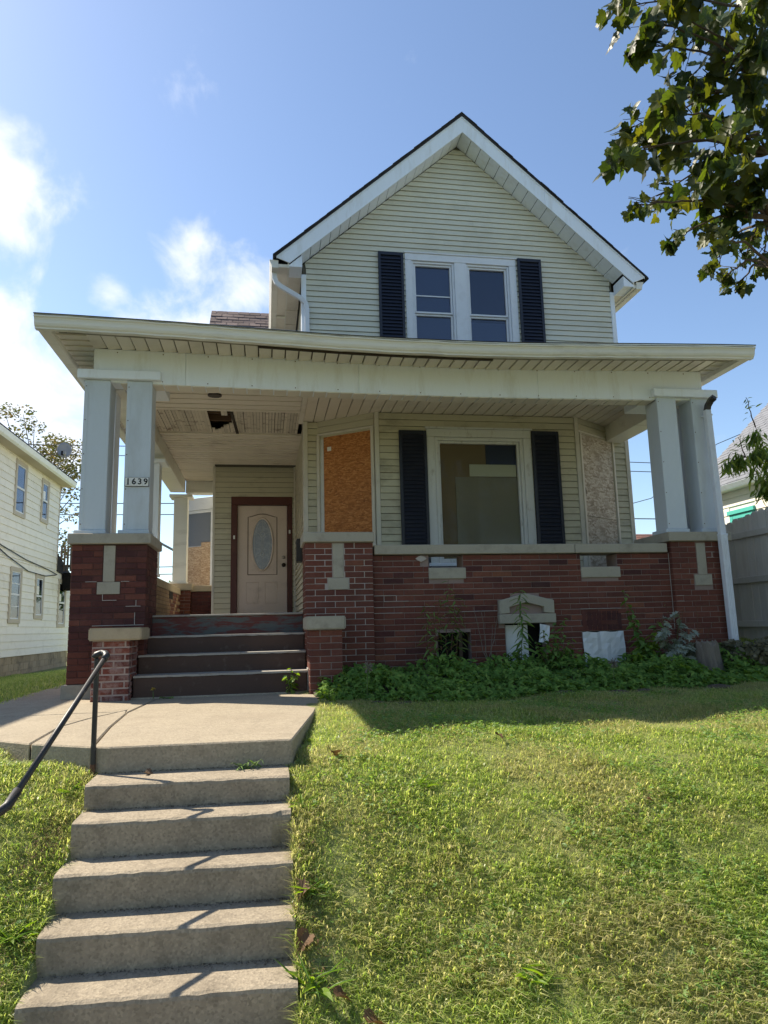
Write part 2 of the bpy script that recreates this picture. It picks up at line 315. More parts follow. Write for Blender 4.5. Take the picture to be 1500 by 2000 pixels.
class MB:
    def __init__(s): s.v, s.f = [], []
    def add(s, vs, fs):
        b = len(s.v); s.v += [tuple(v) for v in vs]; s.f += [tuple(i+b for i in f) for f in fs]; return s
    def hexa(s, a):
        return s.add(a, [(0, 3, 2, 1), (4, 5, 6, 7), (0, 1, 5, 4), (1, 2, 6, 5), (2, 3, 7, 6), (3, 0, 4, 7)])
    def box(s, x0, x1, y0, y1, z0, z1):
        return s.hexa([(x0, y0, z0), (x1, y0, z0), (x1, y1, z0), (x0, y1, z0), (x0, y0, z1), (x1, y0, z1), (x1, y1, z1), (x0, y1, z1)])
    def wbox(s, fr, u0, u1, o0, o1, z0, z1):
        return s.hexa([fr(u0, o1, z0), fr(u1, o1, z0), fr(u1, o0, z0), fr(u0, o0, z0), fr(u0, o1, z1), fr(u1, o1, z1), fr(u1, o0, z1), fr(u0, o0, z1)])
    def prism(s, pts, off):
        """closed polygon pts extruded by vector off"""
        n = len(pts); a = [Vector(p) for p in pts]; b = [p+Vector(off) for p in a]
        nrm = Vector((0, 0, 0))
        for i in range(n): nrm += a[i].cross(a[(i+1) % n])
        flip = nrm.dot(Vector(off)) > 0
        F = [tuple(range(n))[::-1] if flip else tuple(range(n)), tuple(range(n, 2*n)) if flip else tuple(range(n, 2*n))[::-1]]
        for i in range(n):
            j = (i+1) % n
            F.append((i, j, n+j, n+i) if flip else (j, i, n+i, n+j))
        return s.add(a+b, F)
    def tube(s, pts, r, seg=8, caps=True):
        pts = [Vector(p) for p in pts]; rings = []; n = len(pts)
        rr = r if isinstance(r, (list, tuple)) else [r]*n
        prev = None
        for i, p in enumerate(pts):
            t = (pts[min(i+1, n-1)]-pts[max(i-1, 0)]).normalized()
            if prev is None:
                ref = Vector((0, 0, 1)) if abs(t.z) < .9 else Vector((1, 0, 0))
                a = t.cross(ref).normalized()
            else:
                a = (prev - t*prev.dot(t)).normalized()
            prev = a; b = t.cross(a)
            rings.append([p+rr[i]*(math.cos(2*PI*k/seg)*a+math.sin(2*PI*k/seg)*b) for k in range(seg)])
        V = [v for r_ in rings for v in r_]; F = []
        for i in range(n-1):
            for k in range(seg):
                k2 = (k+1) % seg
                F.append((i*seg+k, i*seg+k2, (i+1)*seg+k2, (i+1)*seg+k))
        if caps: F += [tuple(range(seg))[::-1], tuple((n-1)*seg+k for k in range(seg))]
        return s.add(V, F)
    def loft(s, prof, stations):
        """closed profile of (y,z) carried along stations (x, dy, dz)"""
        n = len(prof); V, F = [], []
        for (x, dy, dz) in stations: V += [(x, p[0]+dy, p[1]+dz) for p in prof]
        for i in range(len(stations)-1):
            for k in range(n):
                k2 = (k+1) % n; F.append((i*n+k, i*n+k2, (i+1)*n+k2, (i+1)*n+k))
        F += [tuple(range(n))[::-1], tuple((len(stations)-1)*n+k for k in range(n))]
        return s.add(V, F)
    def build(s, name, m, parent=None, bevel=0, smooth=False, label=None, kind=None, recalc=True):
        V = np.array(s.v, dtype=float); cen = (V.min(0)+V.max(0))/2
        me = bpy.data.meshes.new(name)
        me.from_pydata([tuple(v) for v in (V-cen)], [], s.f); me.materials.append(m)
        if bevel or recalc:
            bm = bmesh.new(); bm.from_mesh(me)
            if recalc: bmesh.ops.recalc_face_normals(bm, faces=bm.faces)
            if bevel:
                es = [e for e in bm.edges if len(e.link_faces) == 2 and e.calc_face_angle(0) > .5]
                bmesh.ops.bevel(bm, geom=es, offset=bevel, segments=1 if bevel < .01 else 2, affect='EDGES', clamp_overlap=True)
            bm.to_mesh(me); bm.free()
        if smooth:
            me.polygons.foreach_set('use_smooth', [True]*len(me.polygons))
        o = bpy.data.objects.new(name, me); COL.objects.link(o)
        put(o, cen, parent)
        if label: o['label'] = label
        if kind: o['kind'] = kind
        return o
def put(o, cen, parent=None, rot=None):
    cen = Vector(cen); WORLD[o] = cen
    if parent is not None: o.parent = parent; o.location = cen-WORLD[parent]
    else: o.location = cen
    if rot is not None: o.rotation_euler = rot
    return o
def inst(name, me, loc, parent=None, rot=None, scale=None):
    o = bpy.data.objects.new(name, me); COL.objects.link(o); put(o, loc, parent, rot)
    if scale is not None: o.scale = scale if isinstance(scale, (tuple, list)) else (scale,)*3
    return o
def npmesh(name, V, F, m, parent=None, kind=None, smooth=False, matidx=None, mats=None):
    """big triangle soup from numpy arrays (F: n x 3)"""
    V = np.asarray(V, dtype=np.float32); F = np.asarray(F, dtype=np.int32)
    cen = (V.min(0)+V.max(0))/2
    me = bpy.data.meshes.new(name); k = F.shape[1]
    me.vertices.add(len(V)); me.vertices.foreach_set('co', (V-cen).ravel())
    me.loops.add(F.size); me.loops.foreach_set('vertex_index', F.ravel())
    me.polygons.add(len(F)); me.polygons.foreach_set('loop_start', np.arange(0, F.size, k, dtype=np.int32))
    for mm in (mats or [m]): me.materials.append(mm)
    if matidx is not None: me.polygons.foreach_set('material_index', np.asarray(matidx, dtype=np.int32))
    me.update(calc_edges=True)
    if smooth: me.polygons.foreach_set('use_smooth', [True]*len(F))
    o = bpy.data.objects.new(name, me); COL.objects.link(o); put(o, tuple(float(x) for x in cen), parent)
    if kind: o['kind'] = kind
    return o
def lerp_tab(tab, x):
    return float(np.interp(x, [t[0] for t in tab], [t[1] for t in tab]))
def ring_rect(mb, fr, u0, u1, z0, z1, w, o0, o1, sides='LRTB', wt=None):
    """mitre-free frame of four boxes"""
    wt = wt or w
    if 'L' in sides: mb.wbox(fr, u0, u0+w, o0, o1, z0, z1)
    if 'R' in sides: mb.wbox(fr, u1-w, u1, o0, o1, z0, z1)
    if 'T' in sides: mb.wbox(fr, u0+w+.0005, u1-w-.0005, o0, o1-.002, z1-wt, z1)
    if 'B' in sides: mb.wbox(fr, u0+w+.0005, u1-w-.0005, o0, o1-.002, z0, z0+wt)
    return mb

SRND = random.Random(40)
# siding: one mesh object for every board
def siding(wall, fr, u0, u1, z0, z1, m, pitch=.10, holes=(), clip=None, t=.024, name='siding_board'):
    k = 0; z = z0
    while z < z1-.015:
        zt = min(z+pitch, z1); a, b = (u0, u1) if clip is None else clip(zt)
        a2, b2 = (u0, u1) if clip is None else clip(z)
        segs = [(a, b, a2, b2)]
        for (h0, h1, hz0, hz1) in holes:
            if hz0 < zt-.03 and hz1 > z+.03:
                ns = []
                for (p, q, p2, q2) in segs:
                    if h1 <= p or h0 >= q: ns.append((p, q, p2, q2)); continue
                    if h0 > p+.01: ns.append((p, h0, p2, h0))
                    if h1 < q-.01: ns.append((h1, q, h1, q2))
                segs = ns
        cut = []
        for (p, q, p2, q2) in segs:
            if q-p > 1.9 and SRND.random() < .45:
                m_ = p+(q-p)*SRND.uniform(.25, .75); cut += [(p, m_-.001, p2, m_-.001), (m_+.001, q, m_+.001, q2)]
            else: cut.append((p, q, p2, q2))
        for (p, q, p2, q2) in cut:
            if q-p < .02: continue
            lip = t*.45
            pr = [(.002, zt), (.004+.002, zt), (t, z+.016), (t, z+.007), (t-lip, z+.007), (.0, z+.007)]
            # profile extruded along u with slanted ends for gables
            V = []
            for (ot, zz) in pr:
                w = (zz-z)/(zt-z); V.append(fr(p2+(p-p2)*w, ot, zz))
            for (ot, zz) in pr:
                w = (zz-z)/(zt-z); V.append(fr(q2+(q-q2)*w, ot, zz))
            n = len(pr); F = [tuple(range(n)), tuple(range(n, 2*n))[::-1]]
            for i in range(n): F.append((i, n+i, n+(i+1) % n, (i+1) % n))
            mb = MB(); mb.add(V, F); mb.build(name, m, wall)
        z += pitch; k += 1

# brickwork: one object per brick, meshes shared by size
BRK = {}
def brickmesh(w, h, d, m):
    key = (round(w*50), round(h*100), round(d*50), m.name)
    if key in BRK: return BRK[key]
    w, h = key[0]/50, h
    x, z, b = w/2, h/2, .005
    V = [(-x, d, -z), (x, d, -z), (x, d, z), (-x, d, z), (-x, b, -z), (x, b, -z), (x, b, z), (-x, b, z),
         (-x+b, 0, -z+b), (x-b, 0, -z+b), (x-b, 0, z-b), (-x+b, 0, z-b)]
    F = [(0, 1, 5, 4), (1, 2, 6, 5), (2, 3, 7, 6), (3, 0, 4, 7), (4, 5, 9, 8), (5, 6, 10, 9), (6, 7, 11, 10), (7, 4, 8, 11), (8, 9, 10, 11), (3, 2, 1, 0)]
    me = bpy.data.meshes.new('brick'); me.from_pydata(V, [], F); me.materials.append(m); BRK[key] = me
    return me
def bricks(parent, fr, u0, u1, z0, z1, m, L=.235, H=.0697, gap=.010, depth=.085, holes=(), seed=1, mfun=None, outj=.002, gapz=None):
    r = random.Random(seed); z = z1-H; k = 0
    while z > z0-.02:
        off = 0 if k % 2 else L/2
        us = [u0]; u = u0+(off if off > .01 else L)
        while u < u1-.05: us.append(u); u += L
        us.append(u1)
        for a, b in zip(us[:-1], us[1:]):
            segs = [(a, b)]
            for (h0, h1, hz0, hz1) in holes:
                if hz0 < z+H-.012 and hz1 > z+.012:
                    ns = []
                    for (p, q) in segs:
                        if h1 <= p or h0 >= q: ns.append((p, q)); continue
                        if h0 > p+.03: ns.append((p, h0))
                        if h1 < q-.03: ns.append((h1, q))
                    segs = ns
            for (p, q) in segs:
                w = q-p-gap
                if w < .025: continue
                uc, zc = (p+q)/2, z+H/2
                mm = mfun(uc, zc, r) if mfun else m
                me = brickmesh(w, H-(gapz or gap), depth, mm)
                inst('brick', me, fr(uc, r.uniform(-outj, outj), zc), parent, (0, 0, fr.a+r.uniform(-.004, .004)), (w/(round(w*50)/50), 1, 1))
        z -= H; k += 1

# ================================================================== GROUND
BANK_R = [(-50, -1.78), (2.9, -1.78), (3.1, -1.70), (3.365, -1.55), (3.62, -1.38), (3.89, -1.21), (4.15, -1.06), (4.41, -.94), (4.73, -.85), (5.2, -.775), (6.0, -.735), (7, -.715), (8.4, -.66), (400, -.66)]
BANK_L = [(-50, -1.78), (2.9, -1.78), (3.1, -1.74), (3.365, -1.64), (3.62, -1.48), (3.89, -1.31), (4.15, -1.14), (4.41, -.985), (4.73, -.865), (4.95, -.79), (5.2, -.765), (6.0, -.74), (7, -.735), (8.4, -.735), (400, -.735)]
BANK_G = [(-50, -1.78), (2.35, -1.78), (2.7, -1.68), (3.1, -1.50), (3.6, -1.27), (4.1, -1.05), (4.5, -.92), (5.0, -.815), (5.5, -.765), (6.2, -.735), (7, -.715), (8.4, -.66), (400, -.66)]
def sstep(a, b, x):
    t = np.clip((x-a)/(b-a), 0, 1); return t*t*(3-2*t)
def ground_z(x, y):
    x = np.asarray(x, float); y = np.asarray(y, float)
    zr = np.interp(y, [t[0] for t in BANK_R], [t[1] for t in BANK_R]); zl = np.interp(y, [t[0] for t in BANK_L], [t[1] for t in BANK_L])
    w = sstep(-.6, -.2, x); z = zl*(1-w)+zr*w
    zg = np.interp(y, [t[0] for t in BANK_G], [t[1] for t in BANK_G]); w2 = sstep(.25, 1.5, x); z = z*(1-w2)+zg*w2
    far = sstep(3.0, 6.0, y)
    z = z - far*sstep(-2.7, -7.7, x)*.50 - far*sstep(-7.7, -30, x)*.3
    z = z + .33*sstep(6.6, 9.6, y)*sstep(4.6, 7.0, x)
    bump = .018*np.sin(x*2.3+1)*np.cos(y*2.9)+.012*np.sin(x*5.1+y*3.7)
    z = z + bump*sstep(2.9, 3.4, y)*(1-sstep(7, 9, y))
    # dig under the concrete flight and pad so that the slabs stand in the bank
    trench = sstep(-1.01, -.96, x)*(1-sstep(.105, .135, x))*sstep(2.3, 2.4, y)*(1-sstep(4.8, 5.0, y))
    z = z - trench*.35
    pad = sstep(-1.75, -1.55, x)*(1-sstep(.10, .40, x))*sstep(4.85, 5.3, y)
    return z - pad*.12
xs = np.unique(np.concatenate([[-900, -300, -120, -60, -30, -20, -14, -10], np.arange(-8, -3, .5), np.arange(-3.6, 9.6, .06), [9, 10, 12, 15, 20, 30, 60, 120, 300, 900]]))
ys = np.unique(np.concatenate([[-900, -200, -50, -15, -6, 0, 2, 2.6], np.arange(2.3, 8.8, .06), np.arange(9, 12, .3), [13, 15, 18, 22, 28, 36, 50, 80, 150, 400, 900]]))
GX, GY = np.meshgrid(xs, ys); GZ = ground_z(GX, GY)
nx, ny = len(xs), len(ys)
idx = np.arange(nx*ny).reshape(ny, nx)
Fq = np.stack([idx[:-1, :-1].ravel(), idx[:-1, 1:].ravel(), idx[1:, 1:].ravel(), idx[1:, :-1].ravel()], 1)
npmesh('lawn', np.stack([GX.ravel(), GY.ravel(), GZ.ravel()], 1), Fq, m_lawnbase, kind='structure', smooth=True)
MB().box(-60, 60, .75, 2.30, -1.9, -1.72).build('sidewalk', m_pad, kind='structure')
MB().box(-200, 200, -9, -.6, -1.95, -1.765).build('street', m_asphalt, kind='structure')

# concrete walkway: separately cast slabs with open joints and cracks
walk = bpy.data.objects.new('walkway', None); COL.objects.link(walk); walk.location = (-.5, 6, -.7); WORLD[walk] = Vector((-.5, 6, -.7)); walk['kind'] = 'structure'
def slab(pts, zt=-.70, th=.17, name='slab', bevel=.009):
    mb = MB(); mb.prism([(x, y, zt) for x, y in pts], (0, 0, -th)); return mb.build(name, m_pad, walk, bevel)
g = .008
slab([(-1.06, 4.80), (-.96, 4.755), (.17, 4.70), (.40, 6.10), (.52, 7.05), (.50, 7.90), (-1.12, 7.93), (-1.20, 6.65), (-1.15, 5.75)])
slab([(-1.505, 5.065), (-1.20, 4.88), (-1.072, 4.805), (-1.16, 5.75), (-1.208, 6.64), (-1.25, 6.9), (-1.45, 6.35), (-1.545, 5.9)])
slab([(-1.517, 5.075), (-1.556, 5.9), (-1.46, 6.36), (-1.30, 6.78), (-2.58, 6.78), (-2.45, 6.2), (-2.1, 5.62), (-1.82, 5.33)])
slab([(-2.59, 6.80), (-1.29, 6.80), (-1.25, 6.93), (-1.215, 6.67), (-1.14, 7.95), (-1.14, 8.4), (-2.79, 8.4), (-2.72, 7.5)])
for k in range(4): slab([(-2.80, 8.41+k*1.6), (-2.20, 8.41+k*1.6), (-2.20, 9.99+k*1.6), (-2.80, 9.99+k*1.6)])
slab([(-1.42, 7.94), (.50, 7.91), (.50, 8.2), (-1.42, 8.2)], -.685, .1)

# concrete flight up the bank
st = thing('garden_steps', 'weathered concrete flight of six low steps climbing the grass bank', 'steps', (-.44, 3.4, -1.7))
NY = [3.365, 3.622, 3.890, 4.150, 4.405, 4.735]; NZ = [-1.52, -1.355, -1.18, -1.00, -.86]
SK = .065  # the flight is slightly skewed to the house
for i in range(5):
    y0, y1 = NY[i], NY[i+1]+.12; z1 = NZ[i]; z0 = z1-.34
    L = -1.02-(.012 if i == 2 else 0); Rr = .14
    nseg = 22; rr = random.Random(i+5); top = []; j_ = 0
    V, F = [], []
    for k in range(nseg+1):
        x = L+(Rr-L)*k/nseg; sk = -SK*(k/nseg-.5)
        j = .7*j_+.3*rr.uniform(-.007, .007); j_ = j; jz = rr.uniform(-.004, .003)
        if i == 3 and k >= nseg-1: j += .02; jz -= .012
        V += [(x, y0+sk+j, z0), (x, y0+sk+j+.002, z1-.022+jz), (x, y0+sk+.007+j, z1-.007+jz), (x, y0+sk+.026+j, z1), (x, y1, z1+.004), (x, y1, z0)]
    for k in range(nseg):
        for q in range(6):
            a, b = k*6+q, k*6+(q+1) % 6; F.append((a, b, b+6, a+6))
    F += [tuple(range(6)), tuple(nseg*6+q for q in range(6))[::-1]]
    mb = MB(); mb.add(V, F); mb.build('step', m_concrete, st)
# lowest tread runs down to the sidewalk
MB().box(-1.05, .12, 2.31, 3.6, -2.0, -1.70).build('landing', m_concrete, st, .01)

# ================================================================== HOUSE
FL = .19          # porch floor
CE = 3.20         # porch ceiling
GY0 = 10.80       # main front wall
XL, XR = .59, 6.03
house = thing('house', 'boarded up cream sided house with steep white trimmed front gable', 'house', (3.3, 12, -.7))
# --- upper front gable
gwm = MB()
gzl = lambda x: 5.9+(8.30-5.9)*(1-abs(x-3.3)/2.72)
for pg in ([(XL, 3.3), (2.32, 3.3), (2.32, gzl(2.32)), (XL, 5.9)], [(4.24, 3.3), (XR, 3.3), (XR, 5.9), (4.24, gzl(4.24))], [(2.32, 6.19), (4.24, 6.19), (4.24, gzl(4.24)), (3.3, 8.30), (2.32, gzl(2.32))]):
    gwm.prism([(x, GY0+.004, z) for x, z in pg], (0, .12, 0))
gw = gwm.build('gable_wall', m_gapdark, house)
GF = Fr(0, GY0)
def gclip(z):
    if z <= 5.9: return (XL+.05, XR-.05)
    return (XL+(z-5.9)/.886+.0, XR-(z-5.9)/.879-.0)
siding(gw, GF, XL, XR, 3.9, 8.30, m_siding, .0965, [(2.32, 4.24, 4.2, 6.18)], gclip)
for (a, b) in ((XL-.03, XL+.05), (XR-.05, XR+.03)):
    MB().wbox(GF, a, b, -.10, .026, 3.9, 5.72).build('corner_board', m_fascia, gw, .004)
# body behind
body = MB().box(XL, XR, GY0+.13, 24, .0, 5.9).build('side_walls', m_siding, house)
MB().box(XL-.01, XR+.01, 10.95, 24, -.75, .0).build('foundation', m_block, house)
# --- upper windows
uw = MB().wbox(GF, 2.31, 4.25, -.14, -.10, 4.25, 6.2).build('upper_window', m_blind2, house)
mb = MB()
mb.wbox(GF, 2.30, 2.415, -.02, .030, 4.3, 6.092).wbox(GF, 4.138, 4.26, -.02, .030, 4.3, 6.092).wbox(GF, 3.158, 3.365, -.02, .028, 4.3, 6.092).wbox(GF, 2.30, 4.26, -.02, .032, 6.094, 6.215).wbox(GF, 2.285, 4.275, -.02, .05, 6.217, 6.240)
mb.build('casing', m_wtrim, uw, .004)
for (a, b) in ((2.417, 3.156), (3.367, 4.136)):
    mb = MB(); ring_rect(mb, GF, a, b, 4.3, 6.09, .035, -.10, .005, 'LRT'); ring_rect(mb, GF, a+.04, b-.04, 5.17, 6.05, .03, -.085, -.02); mb.build('sash', m_wtrim, uw, .003)
    mb = MB(); ring_rect(mb, GF, a+.04, b-.04, 4.33, 5.165, .03, -.10, -.045); mb.build('sash', m_wtrim, uw, .003)
    MB().wbox(GF, a+.07, b-.07, -.062, -.058, 5.20, 6.02).build('pane', m_pane, uw)
    MB().wbox(GF, a+.07, b-.07, -.082, -.078, 4.36, 5.135).build('pane', m_pane, uw)
MB().wbox(GF, 2.48, 3.10, -.092, -.088, 4.3, 6.03).build('blind', m_blind, uw)
MB().wbox(GF, 3.43, 4.075, -.098, -.094, 4.3, 5.08).build('blind', m_blind, uw)
MB().wbox(GF, 2.487, 3.088, -.056, -.046, 5.482, 5.502).build('glazing_bar', m_wtrim, uw)
def shutter(fr, u0, u1, z0, z1, parent, n):
    f = MB(); w = .045
    ring_rect(f, fr, u0, u1, z0, z1, w, .028, .068, wt=.06)
    f.wbox(fr, u0+.01, u1-.01, .026, .034, z0+.01, z1-.01)
    sh = f.build('shutter', m_shutter, parent, .004)
    p = (z1-z0-.14)/n; me = None
    for i in range(n):
        z = z0+.07+i*p
        if me is None:
            q = MB(); hw = (u1-u0)/2-w
            q.hexa([(-hw, -.030, 0), (hw, -.030, 0), (hw, -.022, 0), (-hw, -.022, 0), (-hw, -.008, p*.92), (hw, -.008, p*.92), (hw, 0, p*.92), (-hw, 0, p*.92)])
            me = bpy.data.meshes.new('louver'); me.from_pydata(q.v, [], q.f); me.materials.append(m_shutter)
        inst('louver', me, fr((u0+u1)/2, .034, z), sh, (0, 0, fr.a))
shutter(GF, 1.84, 2.27, 4.38, 6.20, house, 28)
shutter(GF, 4.285, 4.715, 4.38, 6.235, house, 28)
# --- gable roof: charcoal shingles, white fascia, sloped soffit, returns
rf = MB().prism([(3.3, 10.375, 8.645), (.11, 10.375, 5.80), (.11, 10.375, 5.765), (3.3, 10.375, 8.60), (6.49, 10.375, 5.80), (6.49, 10.375, 5.835)], (0, 13.6, 0)).build('gable_roof', m_roofdark, house)
rr = random.Random(3)
for sgn in (-1, 1):   # ragged shingle butts along the rake
    L = 3.19 if sgn < 0 else 3.19; sl = 2.845/3.19
    for k in range(26):
        t0, t1 = k/26, (k+1)/26+.004
        xa, xb = 3.3+sgn*L*t0, 3.3+sgn*L*t1; za, zb = 8.647-sl*L*t0, 8.647-sl*L*t1
        o = rr.uniform(0, .02); h = .016
        MB().hexa([(xa, 10.352+o, za-.004), (xb, 10.352+o, zb-.004), (xb, 10.7, zb-.004), (xa, 10.7, za-.004), (xa, 10.352+o, za+h), (xb, 10.352+o, zb+h+.006), (xb, 10.7, zb+h+.006), (xa, 10.7, za+h)]).build('shingle', m_roofdark, rf)
def rake(sgn, xt, zt, xb, zb):
    ztop = lambda x: 8.585-(8.585-zt)*abs(x-3.3)/abs(xt-3.3)
    zbot = lambda x: 8.30-.883*abs(x-3.3)
    n = 2; xsplit = 3.3+(xt-3.3)*(.33 if sgn < 0 else .45)
    for (a, b) in ((3.3, xsplit), (xsplit+sgn*.0015, xt)):
        be = b if b != xt else xb
        pts = [(a, 10.40, ztop(a)), (b, 10.40, ztop(b)), (be, 10.40, zbot(be) if b == xt else zbot(b)), (a, 10.40, zbot(a))]
        MB().prism(pts, (0, .022, 0)).build('fascia', m_fascia, rf, .003)
        pts = [(a, 10.392, ztop(a)+.02), (b, 10.392, ztop(b)+.02), (b, 10.392, ztop(b)-.022), (a, 10.392, ztop(a)-.022)]
        MB().prism(pts, (0, .0075, 0)).build('drip_edge', m_fascia, rf)
    # sloped soffit panels with raised joints
    N_ = 17
    for k in range(N_):
        t0, t1 = k/N_+.0018, (k+1)/N_-.0018
        xa, xb_ = 3.3+(xt*.11+(3.3-2.71 if sgn < 0 else 3.3+2.71)*.89-3.3)*t0, 3.3+(xt*.11+(3.3-2.71 if sgn < 0 else 3.3+2.71)*.89-3.3)*t1
        j = .006*(k % 2)
        MB().hexa([(xa, 10.423, zbot(xa)+.012), (xb_, 10.423, zbot(xb_)+.012+.006), (xb_, 10.795, zbot(xb_)+.012+.006), (xa, 10.795, zbot(xa)+.012),
                   (xa, 10.423, zbot(xa)+.03), (xb_, 10.423, zbot(xb_)+.03), (xb_, 10.795, zbot(xb_)+.03), (xa, 10.795, zbot(xa)+.03)]).build('soffit_panel', m_fascia, rf)
rake(-1, .155, 5.785, .36, 5.66); rake(1, 6.44, 5.82, 6.22, 5.70)
# eaves running back: boxed soffit, fascia, return, gutter
for sgn, xw, xf, xo in ((-1, XL-.03, .355, .19), (1, XR+.03, 6.235, 6.30)):
    zb = 5.655
    MB().prism([(xw, 10.425, zb), (xf, 10.425, zb), (xf, 10.425, 8.285-.883*abs(xf-3.3)), (xw, 10.425, 8.285-.883*abs(xw-3.3))], (0, .36, 0)).build('eave_return', m_fascia, rf, .003)
    for k in range(22):
        y = 10.79+k*.305
        MB().box(min(xw, xf), max(xw, xf), y, y+.298, zb+.004+.006*(k % 2), zb+.03).build('eave_soffit_panel', m_soffit, rf)
    a, b = (xf-.022, xf) if sgn < 0 else (xf, xf+.022)
    MB().box(a, b, 10.43, 23.9, zb-.02, 5.81-.02).build('eave_fascia', m_gutter, rf)
    gx0, gx1 = (.045, .185) if sgn < 0 else (6.30, 6.44)
    if sgn > 0:
        prof = [(gx0, 5.63), (gx0, 5.76), (gx1, 5.765), (gx1-.005, 5.74), (gx1-.03, 5.68), (gx1-.035, 5.63)]
    else: prof = [(gx1, 5.63), (gx1, 5.76), (gx0, 5.765), (gx0+.005, 5.74), (gx0+.03, 5.68), (gx0+.035, 5.63)]
    MB().prism([(x, 10.44, z) for x, z in prof], (0, 13.4, 0)).build('gutter', m_gutter, rf, .003)
    MB().box(.187 if sgn < 0 else xf+.0225, xf-.0225 if sgn < 0 else 6.298, 10.45, 23.8, 5.648, 5.70).build('eave_filler', m_soffit, rf)
    MB().box(min(gx1, a) if sgn < 0 else b, max(gx1, a) if sgn < 0 else gx0, 12.2, 12.23, 5.60, 5.63).build('gutter_bracket', m_gutter, rf)
# white downspout elbow at the left upper corner
def rectpipe(pts, w, d, name, m, parent, fr_x=(1, 0, 0)):
    mb = MB(); P = [Vector(p) for p in pts]; n = len(P); V = []; F = []
    for i, p in enumerate(P):
        t = (P[min(i+1, n-1)]-P[max(i-1, 0)]).normalized(); b = Vector((0, -1, 0)); b = (b-t*b.dot(t)).normalized(); a = t.cross(b)
        V += [p+a*w/2+b*d/2, p-a*w/2+b*d/2, p-a*w/2-b*d/2, p+a*w/2-b*d/2]
    for i in range(n-1):
        for k in range(4): F.append((i*4+k, i*4+(k+1) % 4, i*4+4+(k+1) % 4, i*4+4+k))
    F += [(0, 1, 2, 3), ((n-1)*4+3, (n-1)*4+2, (n-1)*4+1, (n-1)*4)]
    mb.add(V, F); return mb.build(name, m, parent, .004)
rectpipe([(.125, 10.62, 5.63), (.125, 10.62, 5.55), (.16, 10.63, 5.47), (.23, 10.65, 5.42), (.55, 10.72, 5.27), (.625, 10.735, 5.20), (.648, 10.74, 5.10), (.65, 10.74, 4.0)], .075, .055, 'downspout', m_wtrim, rf)

# --- ground floor walls under the porch
BY = 10.13
holeW = (2.43, 4.05, .88, 2.93)
bay = MB()
bay.box(1.63, 2.42, BY+.003, BY+.12, .0, CE+.05).box(4.06, 4.85, BY+.003, BY+.12, .0, CE+.05).box(2.42, 4.06, BY+.003, BY+.12, 2.94, CE+.05).box(2.42, 4.06, BY+.003, BY+.12, .0, .87)
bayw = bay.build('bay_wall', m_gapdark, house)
BF = Fr(0, BY)
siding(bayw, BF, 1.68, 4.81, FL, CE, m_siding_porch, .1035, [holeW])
for (a, b) in ((1.61, 1.675), (4.815, 4.88)): MB().wbox(BF, a, b, -.05, .03, FL, CE).build('corner_trim', m_cornertrim, bayw, .004)
# angled bay sides with plywood over their windows
fl_ = fr2((.80, 10.72), (1.61, 10.145)); frr = fr2((4.88, 10.145), (5.76, 10.72))
for fr, om, uL, uR, nm in ((fl_, m_osb, .035, .93, 'left'), (frr, m_osb_grey, .09, .98, 'right')):
    Ln = fr.len
    wall = MB().wbox(fr, 0, Ln, -.12, -.003, 0, CE+.05).build('bay_side_wall', m_siding_porch, house)
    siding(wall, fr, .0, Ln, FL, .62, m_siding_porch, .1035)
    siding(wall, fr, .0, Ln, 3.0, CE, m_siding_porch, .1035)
    MB().wbox(fr, .0, Ln, -.003, .022, 2.965, 3.0).build('head_trim', m_cornertrim, wall, .003)
    MB().wbox(fr, -.0, .05, -.003, .045, FL, 2.96 if nm == 'left' else 2.96).build('side_trim', m_cornertrim, wall, .004)
    MB().wbox(fr, Ln-.05, Ln, -.003, .04, FL, 2.96).build('side_trim', m_cornertrim, wall, .004)
    if nm == 'left':
        MB().wbox(fr, .052, .11, -.003, .012, FL, 2.90).build('old_jamb', m_oldtrim, wall)
        MB().wbox(fr, .115, Ln-.055, -.002, .016, .55, 2.93).build('plywood_board', om, wall, .002)
        MB().wbox(fr, .18, .25, .0165, .019, 2.70, 2.765).build('paper_notice', m_plate, wall)
    else:
        MB().wbox(fr, .052, Ln-.055, -.002, .016, 1.625, 2.95).build('plywood_board', om, wall, .002)
        MB().wbox(fr, .052, Ln-.055, -.002, .018, .5, 1.615).build('plywood_board', om, wall, .002)
        mb = MB(); mb.prism([fr(.075+.035*math.cos(a)*(1+.15*math.sin(5*a)), .0165, 2.01+.085*math.sin(a)) for a in [k*PI/6 for k in range(12)]], (-.004*fr.n[0]*-1, .004*fr.n[1], 0)); mb.build('burn_hole', m_black, wall)
# flat strips either side of the bay
for (a, b) in ((XL, .80), (5.76, XR)):
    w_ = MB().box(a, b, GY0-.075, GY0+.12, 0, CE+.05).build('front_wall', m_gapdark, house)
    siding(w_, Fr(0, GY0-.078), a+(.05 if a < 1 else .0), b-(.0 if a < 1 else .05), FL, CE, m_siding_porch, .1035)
    u = (a-.02, a+.05) if a < 1 else (b-.05, b+.02)
    MB().box(u[0], u[1], GY0-.11, GY0+.1, FL, CE).build('corner_trim', m_cornertrim, w_, .004)
